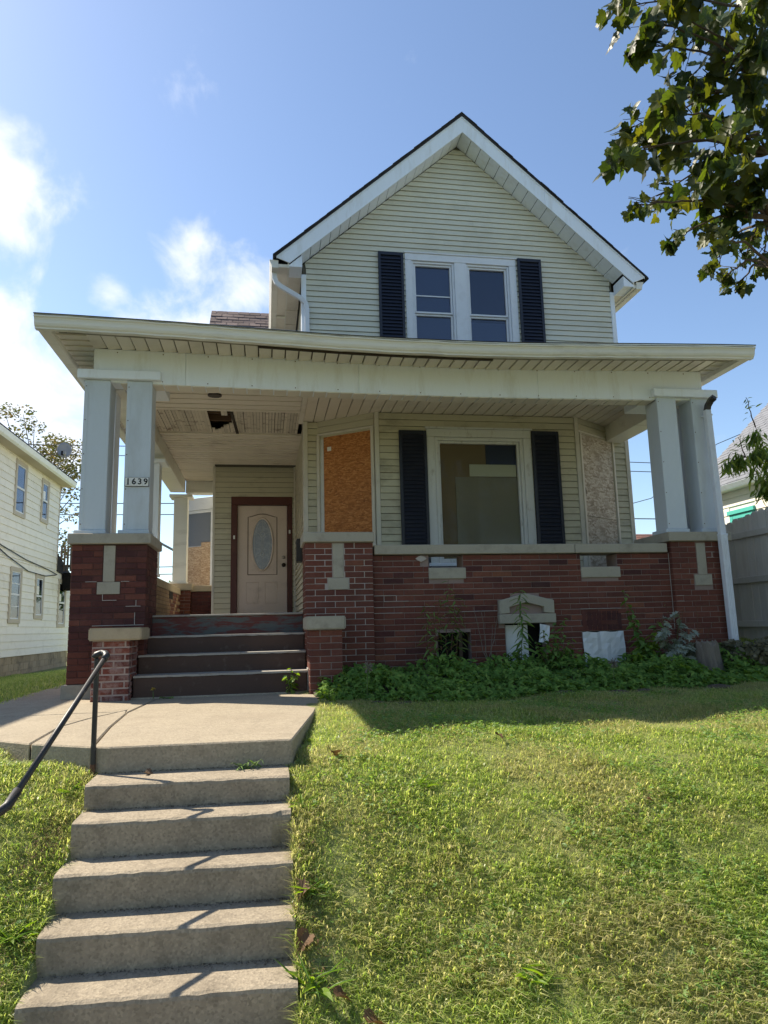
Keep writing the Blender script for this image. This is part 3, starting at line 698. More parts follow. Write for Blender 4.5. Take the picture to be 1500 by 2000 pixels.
# big boarded front window
bw = MB().wbox(BF, 2.43, 4.05, -.13, -.09, .85, 2.95).build('front_window', m_boardbrown, house)
mb = MB()
mb.wbox(BF, 2.405, 2.53, -.02, .034, .86, 2.83).wbox(BF, 3.945, 4.075, -.02, .034, .86, 2.83).wbox(BF, 2.405, 4.075, -.02, .036, 2.832, 2.955).wbox(BF, 2.385, 4.095, -.02, .058, 2.957, 2.985)
mb.build('casing', m_oldtrim, bw, .005)
mb = MB(); ring_rect(mb, BF, 2.533, 3.942, .90, 2.828, .05, -.07, .022); mb.build('brick_mould', m_oldtrim, bw, .004)
mb = MB(); ring_rect(mb, BF, 2.585, 3.89, .93, 2.777, .035, -.08, -.012); mb.build('sash', m_oldtrim, bw, .003)
MB().wbox(BF, 2.37, 4.11, -.05, .09, .845, .895).build('sill', m_wtrim, bw, .006)
MB().wbox(BF, 2.40, 4.08, -.02, .028, .72, .84).build('apron', m_wtrim, bw, .004)
MB().wbox(BF, 2.62, 3.855, -.052, -.049, .965, 2.742).build('pane', m_glass2, bw)
MB().wbox(BF, 2.62, 3.36, -.082, -.074, .96, 2.745).build('brown_board', m_boardbrown, bw)
MB().wbox(BF, 3.36, 3.856, -.0885, -.084, 2.3, 2.745).build('dark_gap', m_blind2, bw)
MB().wbox(BF, 2.86, 3.856, -.072, -.064, .96, 2.225).build('grey_board', m_boardgrey, bw)
MB().wbox(BF, 3.09, 3.84, -.072, -.060, 2.235, 2.425).build('pale_board', m_boardpale, bw)
shutter(BF, 1.975, 2.40, .66, 2.915, house, 36)
shutter(BF, 4.082, 4.525, .66, 2.945, house, 36)

# side wall of the main block along the deep porch
sw = MB().box(XL, XL+.11, GY0+.125, 13.93, 0, CE+.05).build('entry_side_wall', m_gapdark, house)
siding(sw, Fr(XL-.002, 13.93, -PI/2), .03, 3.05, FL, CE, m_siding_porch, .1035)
# door wall
DY = 13.93
dw = MB()
dw.box(-1.0, -.60, DY+.004, DY+.14, 0, CE+.05).box(.46, XL, DY+.004, DY+.14, 0, CE+.05).box(-.60, .46, DY+.004, DY+.14, 2.50, CE+.05)
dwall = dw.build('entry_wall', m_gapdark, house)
DF = Fr(0, DY)
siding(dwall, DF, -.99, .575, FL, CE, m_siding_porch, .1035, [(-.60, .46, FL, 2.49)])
MB().wbox(DF, -1.03, -.985, -.14, .03, FL, CE).build('corner_trim', m_cornertrim, dwall, .004)
MB().wbox(DF, .545, .585, 0.018, .05, FL, CE).build('corner_trim', m_cornertrim, dwall, .004)
door = MB().wbox(DF, -.552, .413, -.085, -.04, FL+.03, 2.423).build('front_door', m_door, house, .004)
mb = MB()
mb.wbox(DF, -.675, -.555, -.10, .036, FL, 2.427).wbox(DF, .416, .515, -.10, .036, FL, 2.427).wbox(DF, -.675, .515, -.10, .038, 2.429, 2.59)
mb.build('casing', m_frame_red, door, .006)
MB().wbox(DF, -.552, .413, -.09, .03, FL-.02, FL+.028).build('threshold', m_brass, door)
def oval(cx, cz, rx, rz, n=40): return [(cx+rx*math.cos(2*PI*k/n), cz+rz*math.sin(2*PI*k/n)) for k in range(n)]
mb = MB(); P = oval(-.07, 1.65, .205, .515); mb.tube([DF(x, -.034, z) for x, z in P+[P[0]]], .020, 8, False); mb.build('oval_moulding', m_door, door, smooth=True)
MB().prism([DF(x, -.028, z) for x, z in oval(-.07, 1.65, .195, .505)], (0, .010, 0)).build('oval_glass', m_ovalglass, door)
mb = MB()
P = oval(-.07, 1.65, .155, .455); mb.tube([DF(x, -.026, z) for x, z in P+[P[0]]], .004, 5, False)
P = oval(-.07, 1.845, .045, .05, 16); mb.tube([DF(x, -.026, z) for x, z in P+[P[0]]], .007, 5, False)
P = oval(-.07, 1.455, .03, .045, 14); mb.tube([DF(x, -.026, z) for x, z in P+[P[0]]], .009, 5, False)
mb.tube([DF(-.085, -.026, 1.79), DF(-.08, -.026, 1.51)], .004, 5).tube([DF(-.055, -.026, 1.79), DF(-.06, -.026, 1.51)], .004, 5)
for a, b in (((-.07, 1.89), (-.07, 2.15)), ((-.07, 1.41), (-.07, 1.15)), ((-.115, 1.845), (-.215, 1.90)), ((-.025, 1.845), (.075, 1.90)), ((-.10, 1.455), (-.21, 1.40)), ((-.04, 1.455), (.07, 1.40))):
    mb.tube([DF(a[0], -.026, a[1]), DF(b[0], -.026, b[1])], .0035, 5)
mb.build('lead_came', m_lead, door)
arch = [(-.35, 1.05), (-.35, 2.19)]+[(-.35+.563*t, 2.19+.062*math.sin(PI*t)**1.6) for t in [k/12 for k in range(1, 12)]]+[(.213, 2.19), (.213, 1.05), (-.35, 1.05)]
mb = MB(); mb.tube([DF(x, -.040, z) for x, z in arch], .010, 6, False); mb.build('arched_moulding', m_doorgroove, door)
for (a, b) in ((-.375, -.145), (-.02, .21)):
    mb = MB(); mb.tube([DF(x, -.040, z) for x, z in ((a, .495), (a, .90), (b, .90), (b, .495), (a, .495))], .009, 6, False)
    mb.wbox(DF, a+.035, b-.035, -.045, -.034, .53, .865); mb.build('lower_panel', m_door, door, 0)
def knob(x, z, r, m, name):
    mb = MB(); mb.tube([DF(x, -.041, z), DF(x, -.03, z), DF(x, -.0299, z), DF(x, .0, z), DF(x, .012, z), DF(x, .02, z)], [r*1.25, r*1.2, r*.6, r, r*.9, r*.3], 14); mb.build(name, m, door, smooth=True)
knob(.347, 1.387, .026, m_brass, 'deadbolt'); knob(.347, 1.236, .034, m_knob, 'door_knob')
for x, z in ((-.613, 1.78), (.462, 1.885)): MB().wbox(DF, x-.017, x+.017, .037, .052, z-.035, z+.035).build('doorbell', m_plate, door, .003)
# mailbox on the side wall next to the entry
MB().box(XL-.12, XL-.02, 10.95, 11.2, 1.02, 1.38).build('mailbox', m_knob, house, .01)
# left wing: upper walls and shingle roof, bay behind the rear column
wing = MB().box(-1.0, XL, DY+.15, 22, 0, 5.4).build('wing_wall', m_siding, house)
wr = MB().prism([(-1.19, 13.55, 5.42), (-1.19, 13.55, 5.37), (-1.19, 15.08, 6.95), (-1.19, 19.0, 5.37), (-1.19, 19.0, 5.42), (-1.19, 15.08, 7.0)], (1.9, 0, 0)).build('wing_roof', m_shingle, house)
rr = random.Random(9); me_s = None
for row in range(14):
    t = row/14; y0 = 13.55+1.53*t; z0 = 5.42+1.58*t; x = -1.20+(-.12 if row % 2 else 0)
    while x < .62:
        w = .24; a, b = max(x, -1.20), min(x+w-.012, .62)
        if b-a > .04:
            h = rr.uniform(.008, .02); e = rr.uniform(-.008, .008)
            MB().hexa([(a, y0+e, z0+.002), (b, y0+e, z0+.002), (b, y0+.125, z0+.127), (a, y0+.125, z0+.127), (a, y0+e, z0+.004+h), (b, y0+e, z0+.004+h), (b, y0+.125, z0+.133), (a, y0+.125, z0+.133)]).build('shingle', m_shingle, wr)
        x += w
bfr = fr2((-2.05, 16.7), (-1.15, 16.1))
bb = MB().wbox(bfr, 0, bfr.len, -.12, 0, 0, 3.0).build('rear_bay_wall', m_wtrim, house)
MB().wbox(bfr, 0, bfr.len, .0, .05, 2.72, 3.0).build('head_trim', m_wtrim, bb, .004)
rw = MB().wbox(bfr, .06, bfr.len-.08, .0, .006, 1.9, 2.66).build('rear_bay_window', m_glass2, bb)
MB().wbox(bfr, .06, bfr.len-.08, -.001, .003, 1.9, 2.66).build('blind', m_blind, bb)
mb = MB(); ring_rect(mb, bfr, .02, bfr.len-.02, .9, 2.71, .06, .0, .03); mb.build('casing', m_wtrim, bb, .003)
MB().wbox(bfr, .06, bfr.len*.68, .008, .022, .6, 1.88).build('plywood_board', m_osb_tan, bb)
MB().wbox(bfr, bfr.len*.68+.004, bfr.len-.06, .008, .024, .6, 1.97).build('plywood_board', m_osb_tan, bb)

# ================================================================== PORCH MASONRY
PY = 8.30
def key_stone(parent, fr, uc, z_top):   # limestone T let into the pier face
    mb = MB(); mb.wbox(fr, uc-.062, uc+.062, -.05, .006, z_top-.41, z_top); mb.build('stone_shaft', m_limestone, parent, .004)
    MB().wbox(fr, uc-.122, uc+.122, -.05, .007, z_top-.548, z_top-.412).build('stone_block', m_limestone, parent, .004)
    return [(uc-.068, uc+.068, z_top-.411, z_top+.01), (uc-.128, uc+.128, z_top-.555, z_top-.405)]
def capstone(parent, x0, x1, y0, y1, z0, z1, m=None, b=.009):
    return MB().box(x0, x1, y0, y1, z0, z1).build('capstone', m or m_limestone, parent, b)
def repoint(parent, fr, pts, w=.0075, zt=.985):
    sn = lambda z: zt-round((zt-z)/.0697)*.0697-.0
    pts = [((a[0], sn(a[1])), (b_[0], sn(b_[1]))) for a, b_ in pts]
    pts = [p for p in pts if p[0] != p[1] and (p[0][0] == p[1][0] or abs(p[0][1]-p[1][1]) < .001)]
    """a few freshly pointed joints: thin proud mortar beads"""
    for (a, b_) in pts:
        mb = MB(); mb.tube([fr(a[0], .002, a[1]), fr((a[0]+b_[0])/2, .003, (a[1]+b_[1])/2+.001), fr(b_[0], .002, b_[1])], w/2, 5); mb.build('mortar_bead', m_repoint, parent)

# left corner pier
pier = thing('brick_pier', 'wide dark red brick pier left of the porch steps under the house number', 'brick pier', (-1.74, 8.7, -.7), 'brick porch piers')
MB().box(-2.143, -1.343, PY+.006, 9.10, -.55, .985).build('mortar_core', m_mortar_dark, pier)
PFr = Fr(0, PY)
hol = key_stone(pier, PFr, -1.742, .975)
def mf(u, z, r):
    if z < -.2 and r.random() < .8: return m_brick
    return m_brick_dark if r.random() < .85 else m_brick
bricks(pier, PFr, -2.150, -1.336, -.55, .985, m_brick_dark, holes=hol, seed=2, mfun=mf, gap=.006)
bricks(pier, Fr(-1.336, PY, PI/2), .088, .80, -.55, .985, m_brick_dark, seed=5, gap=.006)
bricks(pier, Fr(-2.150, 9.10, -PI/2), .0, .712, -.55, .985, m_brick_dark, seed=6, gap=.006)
MB().box(-2.19, -1.80, PY-.03, 9.13, -.75, -.552).build('stone_base', m_limestone, pier, .01)
MB().box(-1.797, -1.32, PY-.004, 9.12, -.75, -.552).build('brick_base', m_brick, pier, .006)
capstone(pier, -2.192, -1.292, PY-.045, 9.15, .990, 1.112)
repoint(pier, PFr, [((-1.99, .57), (-1.87, .57)), ((-1.61, .566), (-1.52, .566)), ((-1.80, .42), (-1.80, .365)), ((-1.80, .36), (-1.65, .357)), ((-1.44, .39), (-1.44, .305)), ((-1.55, .305), (-1.39, .30)), ((-1.90, .085), (-1.35, .10)), ((-1.45, .2), (-1.45, .11))])
# stair-side pier
mid = thing('brick_pier', 'brick pier right of the porch steps with crisp white mortar joints', 'brick pier', (.86, 8.5, -.7), 'brick porch piers')
MB().box(.462, 1.262, PY+.006, 8.88, -.70, .995).build('mortar_core', m_mortar_white, mid)
hol = key_stone(mid, PFr, .847, .985)
bricks(mid, PFr, .455, 1.270, -.70, .995, m_brick, holes=hol, seed=12)
bricks(mid, Fr(.455, 8.88, -PI/2), .0, .49, -.70, .995, m_brick, seed=13)
capstone(mid, .430, 1.285, PY-.04, 8.90, .998, 1.118)
# right corner pier
rp = thing('brick_pier', 'red brick pier at the right porch corner beside the downspout', 'brick pier', (5.57, 8.7, -.6), 'brick porch piers')
MB().box(5.178, 5.975, PY+.006, 9.10, -.70, .985).build('mortar_core', m_mortar_mid, rp)
hol = key_stone(rp, PFr, 5.588, .965)
bricks(rp, PFr, 5.170, 5.983, -.70, .985, m_brick, holes=hol, seed=22, gap=.007)
bricks(rp, Fr(5.17, 9.10, -PI/2), .0, .712, .80, .985, m_brick, seed=23, gap=.007)
bricks(rp, Fr(5.983, PY, PI/2), .088, .80, -.4, .985, m_brick, seed=24, gap=.007)
capstone(rp, 5.13, 6.02, PY-.045, 9.15, .988, 1.110)
repoint(rp, PFr, [((5.19, .53), (5.46, .535)), ((5.19, .32), (5.29, .32)), ((5.19, .25), (5.29, .25)), ((5.30, .18), (5.80, .19)), ((5.25, -.03), (5.83, -.015)), ((5.66, .91), (5.76, .91)), ((5.66, .84), (5.78, .84)), ((5.74, .84), (5.74, .77)), ((5.67, .77), (5.77, .77))])
# front wall with scuppers, hooded basement opening and two cellar openings
WY = 8.37
wall = thing('porch_wall', 'long low red brick porch wall under a limestone coping', 'porch wall', (3.2, 8.5, -.7))
WFr = Fr(0, WY)
SC1, SC2 = (1.965, 2.40), (3.945, 4.445)
BO = [(2.05, 2.46, -.55, -.10), (2.90, 3.43, -.55, -.005), (3.91, 4.45, -.55, -.13)]
core = MB()
def core_box(u0, u1, z0, z1): core.box(u0, u1, WY+.007, 8.66, z0, z1)
core_box(1.27, 1.965, -.72, .842); core_box(2.40, 3.945, .09, .842); core_box(4.445, 5.172, -.72, .842)
core_box(1.965, 2.40, -.10, .69); core_box(3.945, 4.445, -.13, .68); core_box(1.965, 2.05, -.72, -.10); core_box(2.46, 2.90, -.72, .09); core_box(2.40, 2.46, -.10, .09)
core_box(3.43, 3.91, -.72, .09); core_box(3.91, 3.945, -.13, .09)
core.build('mortar_core', m_mortar_mid, wall)
wh = [(SC1[0], SC1[1], .55, .86), (SC2[0], SC2[1], .53, .86), (1.94, 1.97, .70, .86)]
wh += [(b[0], b[1], b[2], b[3]) for b in BO] + [(2.82, 3.54, -.01, .27), (2.99, 3.36, .25, .33), (1.86, 1.97, .75, .86)]
def mfw(u, z, r):
    q = r.random(); return m_brick_dark if q < .12 else m_brick
bricks(wall, WFr, 1.272, 5.17, -.58, .845, m_brick, holes=wh, seed=33, mfun=mfw, gap=.005, gapz=.008, L=.25)
for (a, b), zt in ((SC1, .685), (SC2, .675)):
    MB().box(a-.005, b+.03, WY-.012, 8.66, zt-.135, zt).build('scupper_sill', m_limestone, wall, .006)
MB().prism([WFr(1.87+.05*math.cos(t)+.02*math.cos(3*t), .012, .80+.042*math.sin(t)) for t in [k*PI/6 for k in range(12)]], (0, .03, 0)).build('mortar_patch', m_repoint, wall)
for a, b in ((1.288, 3.86), (3.864, 5.135)): MB().box(a, b, WY-.045, 8.70, .850, .968).build('coping', m_limestone, wall, .008)
# gabled stone hood
hood = MB()
hood.prism([WFr(2.825, .05, .105), WFr(2.825, .05, .27), WFr(3.17, .05, .355), WFr(3.535, .05, .265), WFr(3.535, .05, .105), WFr(3.40, .05, .115), WFr(3.40, .05, .185), WFr(3.17, .05, .245), WFr(2.955, .05, .19), WFr(2.955, .05, .115)], (0, .16, 0))
hood.build('stone_hood', m_limestone, wall, .006)
MB().wbox(WFr, 2.815, 3.545, -.1, .062, -.012, .102).build('stone_lintel', m_limestone, wall, .007)
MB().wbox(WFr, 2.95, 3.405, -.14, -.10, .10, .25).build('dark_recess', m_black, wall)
MB().wbox(WFr, 2.96, 3.39, -.06, -.03, .135, .152).build('vent_bar', m_limestone, wall, .003)
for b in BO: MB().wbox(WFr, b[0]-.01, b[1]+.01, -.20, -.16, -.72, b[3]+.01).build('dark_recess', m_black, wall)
MB().wbox(WFr, 2.32, 2.37, -.12, -.06, -.6, -.105).build('cellar_window_frame', m_knob, wall, .004)
# soldier course over the right cellar opening
for k in range(8): inst('brick', brickmesh(.058, .235, .085, m_brick_dark), WFr(3.945+k*.067, .0015, .0), wall, (0, 0, 0))
repoint(wall, WFr, [((1.28, .37), (1.55, .37)), ((1.55, .37), (1.55, .30)), ((1.40, .30), (1.70, .30)), ((1.28, .22), (2.02, .22)), ((2.15, .225), (2.30, .23)), ((1.28, .155), (1.62, .155)), ((2.36, .16), (2.81, .165)), ((3.90, .155), (4.45, .165)), ((1.40, .37), (1.40, .30)), ((5.165, .83), (5.165, -.1))], .008, .845)
# shallow white panel and torn sheet in front of the openings
MB().wbox(WFr, 2.93, 3.22, -.10, -.085, -.6, -.03).build('white_board', m_sheet, wall, .004)
V, F = [], []; rr = random.Random(5); nu, nz_ = 10, 7
for j in range(nz_):
    for i in range(nu):
        u = 3.90+.55*i/(nu-1); z = -.56+(.42+.006*math.sin(i*1.7))*j/(nz_-1); V.append(WFr(u, .02+.010*math.sin(i*1.3+j*.9)+rr.uniform(-.004, .004)-(.018 if i == 4 else 0), z))
for j in range(nz_-1):
    for i in range(nu-1): F.append((j*nu+i, j*nu+i+1, (j+1)*nu+i+1, (j+1)*nu+i))
sheet = MB(); sheet.add(V, F); so = sheet.build('plastic_sheet', m_sheet, None, recalc=False)
sm = so.modifiers.new('thick', 'SOLIDIFY'); sm.thickness = .006
tag(so, 'crumpled white sheet covering the right cellar opening in the brick wall', 'sheet')
V, F = [], []
for j in range(4):
    for i in range(4): V.append(WFr(3.30+.12*i/3+.03*j/3, .06+.02*math.sin(2*i+j), -.24+.22*j/3-.03*i/3))
for j in range(3):
    for i in range(3): F.append((j*4+i, j*4+i+1, (j+1)*4+i+1, (j+1)*4+i))
sheet = MB(); sheet.add(V, F); so = sheet.build('paper_scrap', m_sheet, None, recalc=False)
sm = so.modifiers.new('thick', 'SOLIDIFY'); sm.thickness = .004
tag(so, 'small white crumpled scrap caught in the bush below the stone hood', 'scrap')

# left side wall, rear pier, rear wall
sidew = thing('porch_wall', 'low tan brick side wall running back along the left of the porch', 'porch wall', (-1.93, 12, 0))
MB().box(-2.075, -1.79, 9.10, 15.4, -.75, .745).build('mortar_core', m_mortar_mid, sidew)
bricks(sidew, Fr(-1.78, 9.12, PI/2), .0, 6.25, .18, .742, m_brick_tan, seed=41, depth=.06, holes=[(4.55, 5.05, .60, .76)], mfun=lambda u, z, r: m_brick_tan if u < 4.6 or r.random() < .2 else m_brick)
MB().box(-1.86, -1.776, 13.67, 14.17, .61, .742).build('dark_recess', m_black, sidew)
for a, b in ((9.16, 13.05), (13.06, 15.33)): MB().box(-2.10, -1.765, a, b, .748, .885).build('coping', m_sandstone, sidew, .008)
rear = thing('porch_wall', 'short dark brick rear wall beyond the front door behind the steps', 'porch wall', (-1.4, 15.5, 0))
MB().box(-1.56, -1.0, 15.45, 15.7, -.7, .815).build('mortar_core', m_mortar_dark, rear)
bricks(rear, Fr(0, 15.44), -1.56, -1.0, .1, .815, m_brick_dark, seed=44, depth=.06)
MB().box(-1.60, -1.0, 15.40, 15.74, .82, .945).build('coping', m_sandstone, rear, .008)
rpier = thing('brick_pier', 'slim rear brick pier under the far left porch column', 'brick pier', (-1.8, 15.6, 0), 'brick porch piers')
MB().box(-2.04, -1.58, 15.36, 15.80, -.7, .84).build('mortar_core', m_mortar_mid, rpier)
bricks(rpier, Fr(0, 15.35), -2.05, -1.57, .15, .84, m_brick, seed=45, depth=.06)
bricks(rpier, Fr(-1.57, 15.35, PI/2), .06, .45, .15, .84, m_brick, seed=46, depth=.06)
capstone(rpier, -2.09, -1.53, 15.30, 15.84, .845, .988, m_sandstone)

# ================================================================== COLUMNS
def column(x0, x1, y0, y1, z0, z1, label, base=.05, taper=.0, cap=False, m=None, screws=True):
    m = m or m_column
    c = thing('porch_column', label, 'column', ((x0+x1)/2, (y0+y1)/2, z0), 'porch columns')
    mb = MB(); t = taper
    mb.hexa([(x0, y0, z0+base+.002), (x1, y0, z0+base+.002), (x1, y1, z0+base+.002), (x0, y1, z0+base+.002), (x0+t, y0+t, z1), (x1-t, y0+t, z1), (x1-t, y1-t, z1), (x0+t, y1-t, z1)])
    mb.build('shaft', m, c, .006)
    MB().box(x0-.045, x1+.012, y0-.03, y1+.03, z0, z0+base).build('plinth', m, c, .006)
    # cladding overlap seam down the front-left edge
    MB().hexa([(x0+.002, y0-.004, z0+base+.004), (x0+.046, y0-.004, z0+base+.004), (x0+.046, y0+.002, z0+base+.004), (x0+.002, y0+.002, z0+base+.004), (x0+t+.002, y0+t-.004, z1-.003), (x0+t+.046, y0+t-.004, z1-.003), (x0+t+.046, y0+t+.002, z1-.003), (x0+t+.002, y0+t+.002, z1-.003)]).build('seam_flange', m, c)
    if screws:
        for k in range(5):
            z = z0+.12+k*(z1-z0-.2)/4; inst('screw', SCREW, (x0+.022, y0-.006, z), c)
    if cap: MB().box(x0-.09, x1+.10, y0-.08, y1+.08, z1+.002, z1+.062).build('cap_moulding', m, c, .006)
    return c
mb = MB(); mb.prism([(.007*math.cos(k*PI/3), 0, .007*math.sin(k*PI/3)) for k in range(6)], (0, .005, 0))
SCREW = bpy.data.meshes.new('screw'); SCREW.from_pydata(mb.v, [], mb.f); SCREW.materials.append(m_rust)
CB = 1.114
column(-2.115, -1.825, 8.40, 8.69, CB, 2.965, 'pale blue grey square column at the far left of the porch front')
column(-1.635, -1.345, 8.40, 8.69, CB, 2.965, 'pale grey square column carrying the house number plate')
column(-2.105, -1.835, 8.80, 9.07, CB, 2.965, 'square column tucked behind the two left front columns', m=m_fascia)
column(5.215, 5.500, 8.40, 8.69, CB, 2.985, 'pale grey square column left of the pair at the right porch corner')
column(5.725, 6.010, 8.40, 8.69, CB, 2.985, 'pale grey square column behind the downspout at the right porch corner')
column(5.725, 6.005, 8.80, 9.07, CB, 2.985, 'square column tucked behind the right corner pair', screws=False)
column(-2.02, -1.76, 11.95, 12.21, .90, 2.79, 'slim side column midway along the left porch side', cap=True, m=m_fascia, screws=False)
column(-1.955, -1.67, 15.40, 15.68, .990, 2.84, 'lone square column on the rear pier beside the boarded bay', cap=True, m=m_gutter, screws=False)

# ================================================================== PORCH ROOF
SAG = [(-2.5, 0), (-.7, -.045), (1.06, -.112), (2.9, -.12), (4.6, -.055), (6.25, 0)]
def sag(x):
    xs_ = [p[0] for p in SAG]; t = np.interp(x, xs_, [p[1] for p in SAG]); t2 = (np.interp(x-.5, xs_, [p[1] for p in SAG])+np.interp(x+.5, xs_, [p[1] for p in SAG]))/2
    return float(.4*t+.6*t2)
proof = thing('porch_roof', 'sagging wraparound porch roof with dented white gutter and panelled soffit', 'porch roof', (1.9, 9, 3))
X0, X1, YF = -2.50, 6.25, 7.70
xst = [X0+(X1-X0)*k/40 for k in range(41)]
# beam
xb = [-2.03+(5.93+2.03)*k/30 for k in range(31)]
for a, b in ((0, 4), (4, 12), (12, 21), (21, 30)):
    xx = xb[a:b+1]; xx = [xx[0]+(.001 if a else 0)]+xx[1:]
    MB().loft([(8.42, 2.955), (8.42, 3.372), (8.65, 3.372), (8.65, 2.955)], [(x, (.004 if (a//4) % 2 else 0), sag(x)*.42) for x in xx]).build('front_beam', m_fascia, proof, .006)
for x in xb[1:-1:2]:
    for z in (2.985, 3.33): inst('screw', SCREW, (x, 8.4165, z+sag(x)*.42), proof)
def capmould(x0, x1):
    MB().box(x0, x1, 8.34, 9.16, 2.968, 3.078).build('beam_capital', m_fascia, proof, .006)
capmould(-2.19, -1.245); capmould(5.155, 6.10)
MB().box(-2.03, -1.72, 8.725, 15.38, 2.95, 3.36).build('side_beam', m_gutter, proof, .006)
MB().box(5.60, 5.93, 8.725, 10.78, 2.95, 3.36).build('side_beam', m_gutter, proof, .006)
MB().box(-1.715, -1.0, 15.40, 15.70, 2.95, 3.36).build('rear_beam', m_gutter, proof, .006)
def strip(y0, y1, z0, z1, name, m, xs_=xst, k=1., bev=0):
    return MB().loft([(y0, z0), (y0, z1), (y1, z1), (y1, z0)], [(x, 0, sag(x)*k) for x in xs_]).build(name, m, proof, bev)
# front soffit panels (lipped), eave to beam
px = -2.03; k = 0
while px < 5.93:
    w = .162; x_b = min(px+w-.017, 5.93); zs = 3.368+sag(px)*.8
    MB().hexa([(px, 7.90, zs), (x_b, 7.90, zs+.012), (x_b, 8.415, zs+.012), (px, 8.415, zs), (px, 7.90, zs+.03), (x_b, 7.90, zs+.03), (x_b, 8.415, zs+.03), (px, 8.415, zs+.03)]).build('soffit_panel', m_soffit, proof)
    px += w; k += 1
for sgn in (-1, 1):
    a, b = (-2.42, -2.035) if sgn < 0 else (5.935, 6.17)
    for k in range(47 if sgn < 0 else 17):
        y = 7.90+k*.165
        MB().hexa([(a, y, 3.368), (b, y, 3.368), (b, y+.148, 3.38), (a, y+.148, 3.38), (a, y, 3.40), (b, y, 3.40), (b, y+.148, 3.40), (a, y+.148, 3.40)]).build('soffit_panel', m_soffit, proof)
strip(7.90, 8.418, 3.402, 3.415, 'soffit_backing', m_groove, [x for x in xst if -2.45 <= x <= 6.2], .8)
# fascia board behind the gutter: stained timber below, then gutter
strip(7.855, 7.895, 3.325, 3.44, 'fascia_board', mat('mossy_fascia', (.26, .245, .18), .9, .25, 5, 40, .3, dirt=(.08, .075, .05), dirtamt=.75, dscale=4), [x for x in xst if -2.45 <= x <= 6.2])
strip(7.868, 7.90, 3.304, 3.323, 'rotten_gap', m_darkwood, [x for x in xst if -.1 < x < 2.9])
prof = [(7.852, 3.315), (7.852, 3.455), (7.735, 3.455), (7.728, 3.448), (7.728, 3.435), (7.742, 3.425), (7.752, 3.40), (7.756, 3.37), (7.768, 3.345), (7.785, 3.33), (7.787, 3.315)]
gt = MB(); rr = random.Random(4)
gt.loft([(a-.02, b) for a, b in prof], [(x, rr.uniform(-.004, .004), sag(x)+rr.uniform(-.0035, .0035)) for x in [X0+(X1-X0)*k/60 for k in range(61)]])
gt.build('front_gutter', m_gutter, proof, .0)
for x in (-2.18, .9, 3.6): MB().loft([(a-.02+(-.0025 if a < 7.85 else 0), b-.001) for a, b in prof], [(x, 0, sag(x)), (x+.012, 0, sag(x))]).build('gutter_joint', m_gutter, proof)
for sgn in (-1, 1):
    gx = X0 if sgn < 0 else X1
    MB().box(gx+.006 if sgn < 0 else gx-.14, gx+.14 if sgn < 0 else gx-.006, 7.84, 15.9 if sgn < 0 else 10.75, 3.315, 3.452).build('side_gutter', m_gutter, proof, .01)
    a = -2.425 if sgn < 0 else 6.175
    MB().box(a-.018, a+.018, 7.90, 15.8 if sgn < 0 else 10.75, 3.35, 3.455).build('side_fascia', m_gutter, proof, .004)
# roof surface
zr = lambda y: 3.475+.262*(y-7.69)
V, F = [], []
nX = 40
for j in range(2):
    for i in range(nX+1):
        if j == 0: x = X0+(X1-X0)*i/nX; V.append((x, 7.695, 3.455+.012*max(0, min(1, (x-.5)/3))+sag(x)))
        else: x = XL+(5.9-XL)*i/nX; V.append((x, GY0+.0, zr(GY0)))
for i in range(nX): F.append((i, i+1, nX+2+i, nX+1+i))
b = len(V)
V += [(X0, 16, 3.472), (XL, 16, zr(GY0)), (6.25, 10.8, 3.472)]
F += [(0, nX+1, b+1, b), (nX, b+2, 2*nX+1)]
pr_ = MB(); pr_.add(V, F); ro = pr_.build('roof_shingles', m_roofdark, proof, recalc=True)
sm = ro.modifiers.new('thick', 'SOLIDIFY'); sm.thickness = .010; sm.offset = 1
strip(7.700, 7.712, 3.456, 3.470, 'drip_edge', m_fascia)
# ceiling --------------------------------------------------------
def cpanel(x0, x1, y0, y1, along, m=None, z=CE, name='ceiling_panel', lip=.010):
    mb = MB()
    if along == 'y':  # panel long in y, lip on its x edges
        mb.hexa([(x0, y0, z), (x1, y0, z+lip), (x1, y1, z+lip), (x0, y1, z), (x0, y0, z+.03), (x1, y0, z+.03), (x1, y1, z+.03), (x0, y1, z+.03)])
    else:
        mb.hexa([(x0, y0, z), (x1, y0, z), (x1, y1, z+lip), (x0, y1, z+lip), (x0, y0, z+.03), (x1, y0, z+.03), (x1, y1, z+.03), (x0, y1, z+.03)])
    return mb.build(name, m or m_ceiling, proof)
x = -1.715
while x < 5.6:
    z_ = 2.942+sag(x)*.42; xe = min(x+.149, 5.598)
    MB().hexa([(x, 8.43, z_), (xe, 8.43, z_+.006), (xe, 8.645, z_+.006), (x, 8.645, z_), (x, 8.43, z_+.012), (xe, 8.43, z_+.012), (xe, 8.645, z_+.012), (x, 8.645, z_+.012)]).build('beam_soffit_panel', m_soffit, proof); x += .165
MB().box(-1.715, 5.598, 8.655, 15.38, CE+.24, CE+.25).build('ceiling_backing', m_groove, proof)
y = 8.66
while y < 10.28: cpanel(-1.715, .50, y, min(y+.206, 10.30), 'x'); y += .218
MB().box(.505, .575, 8.66, 10.80, CE-.014, CE+.03).build('ceiling_trim', m_soffit, proof, .004)
x = .58
while x < 5.6: cpanel(x, min(x+.150, 5.598), 8.66, 10.80, 'y', lip=.006); x += .162
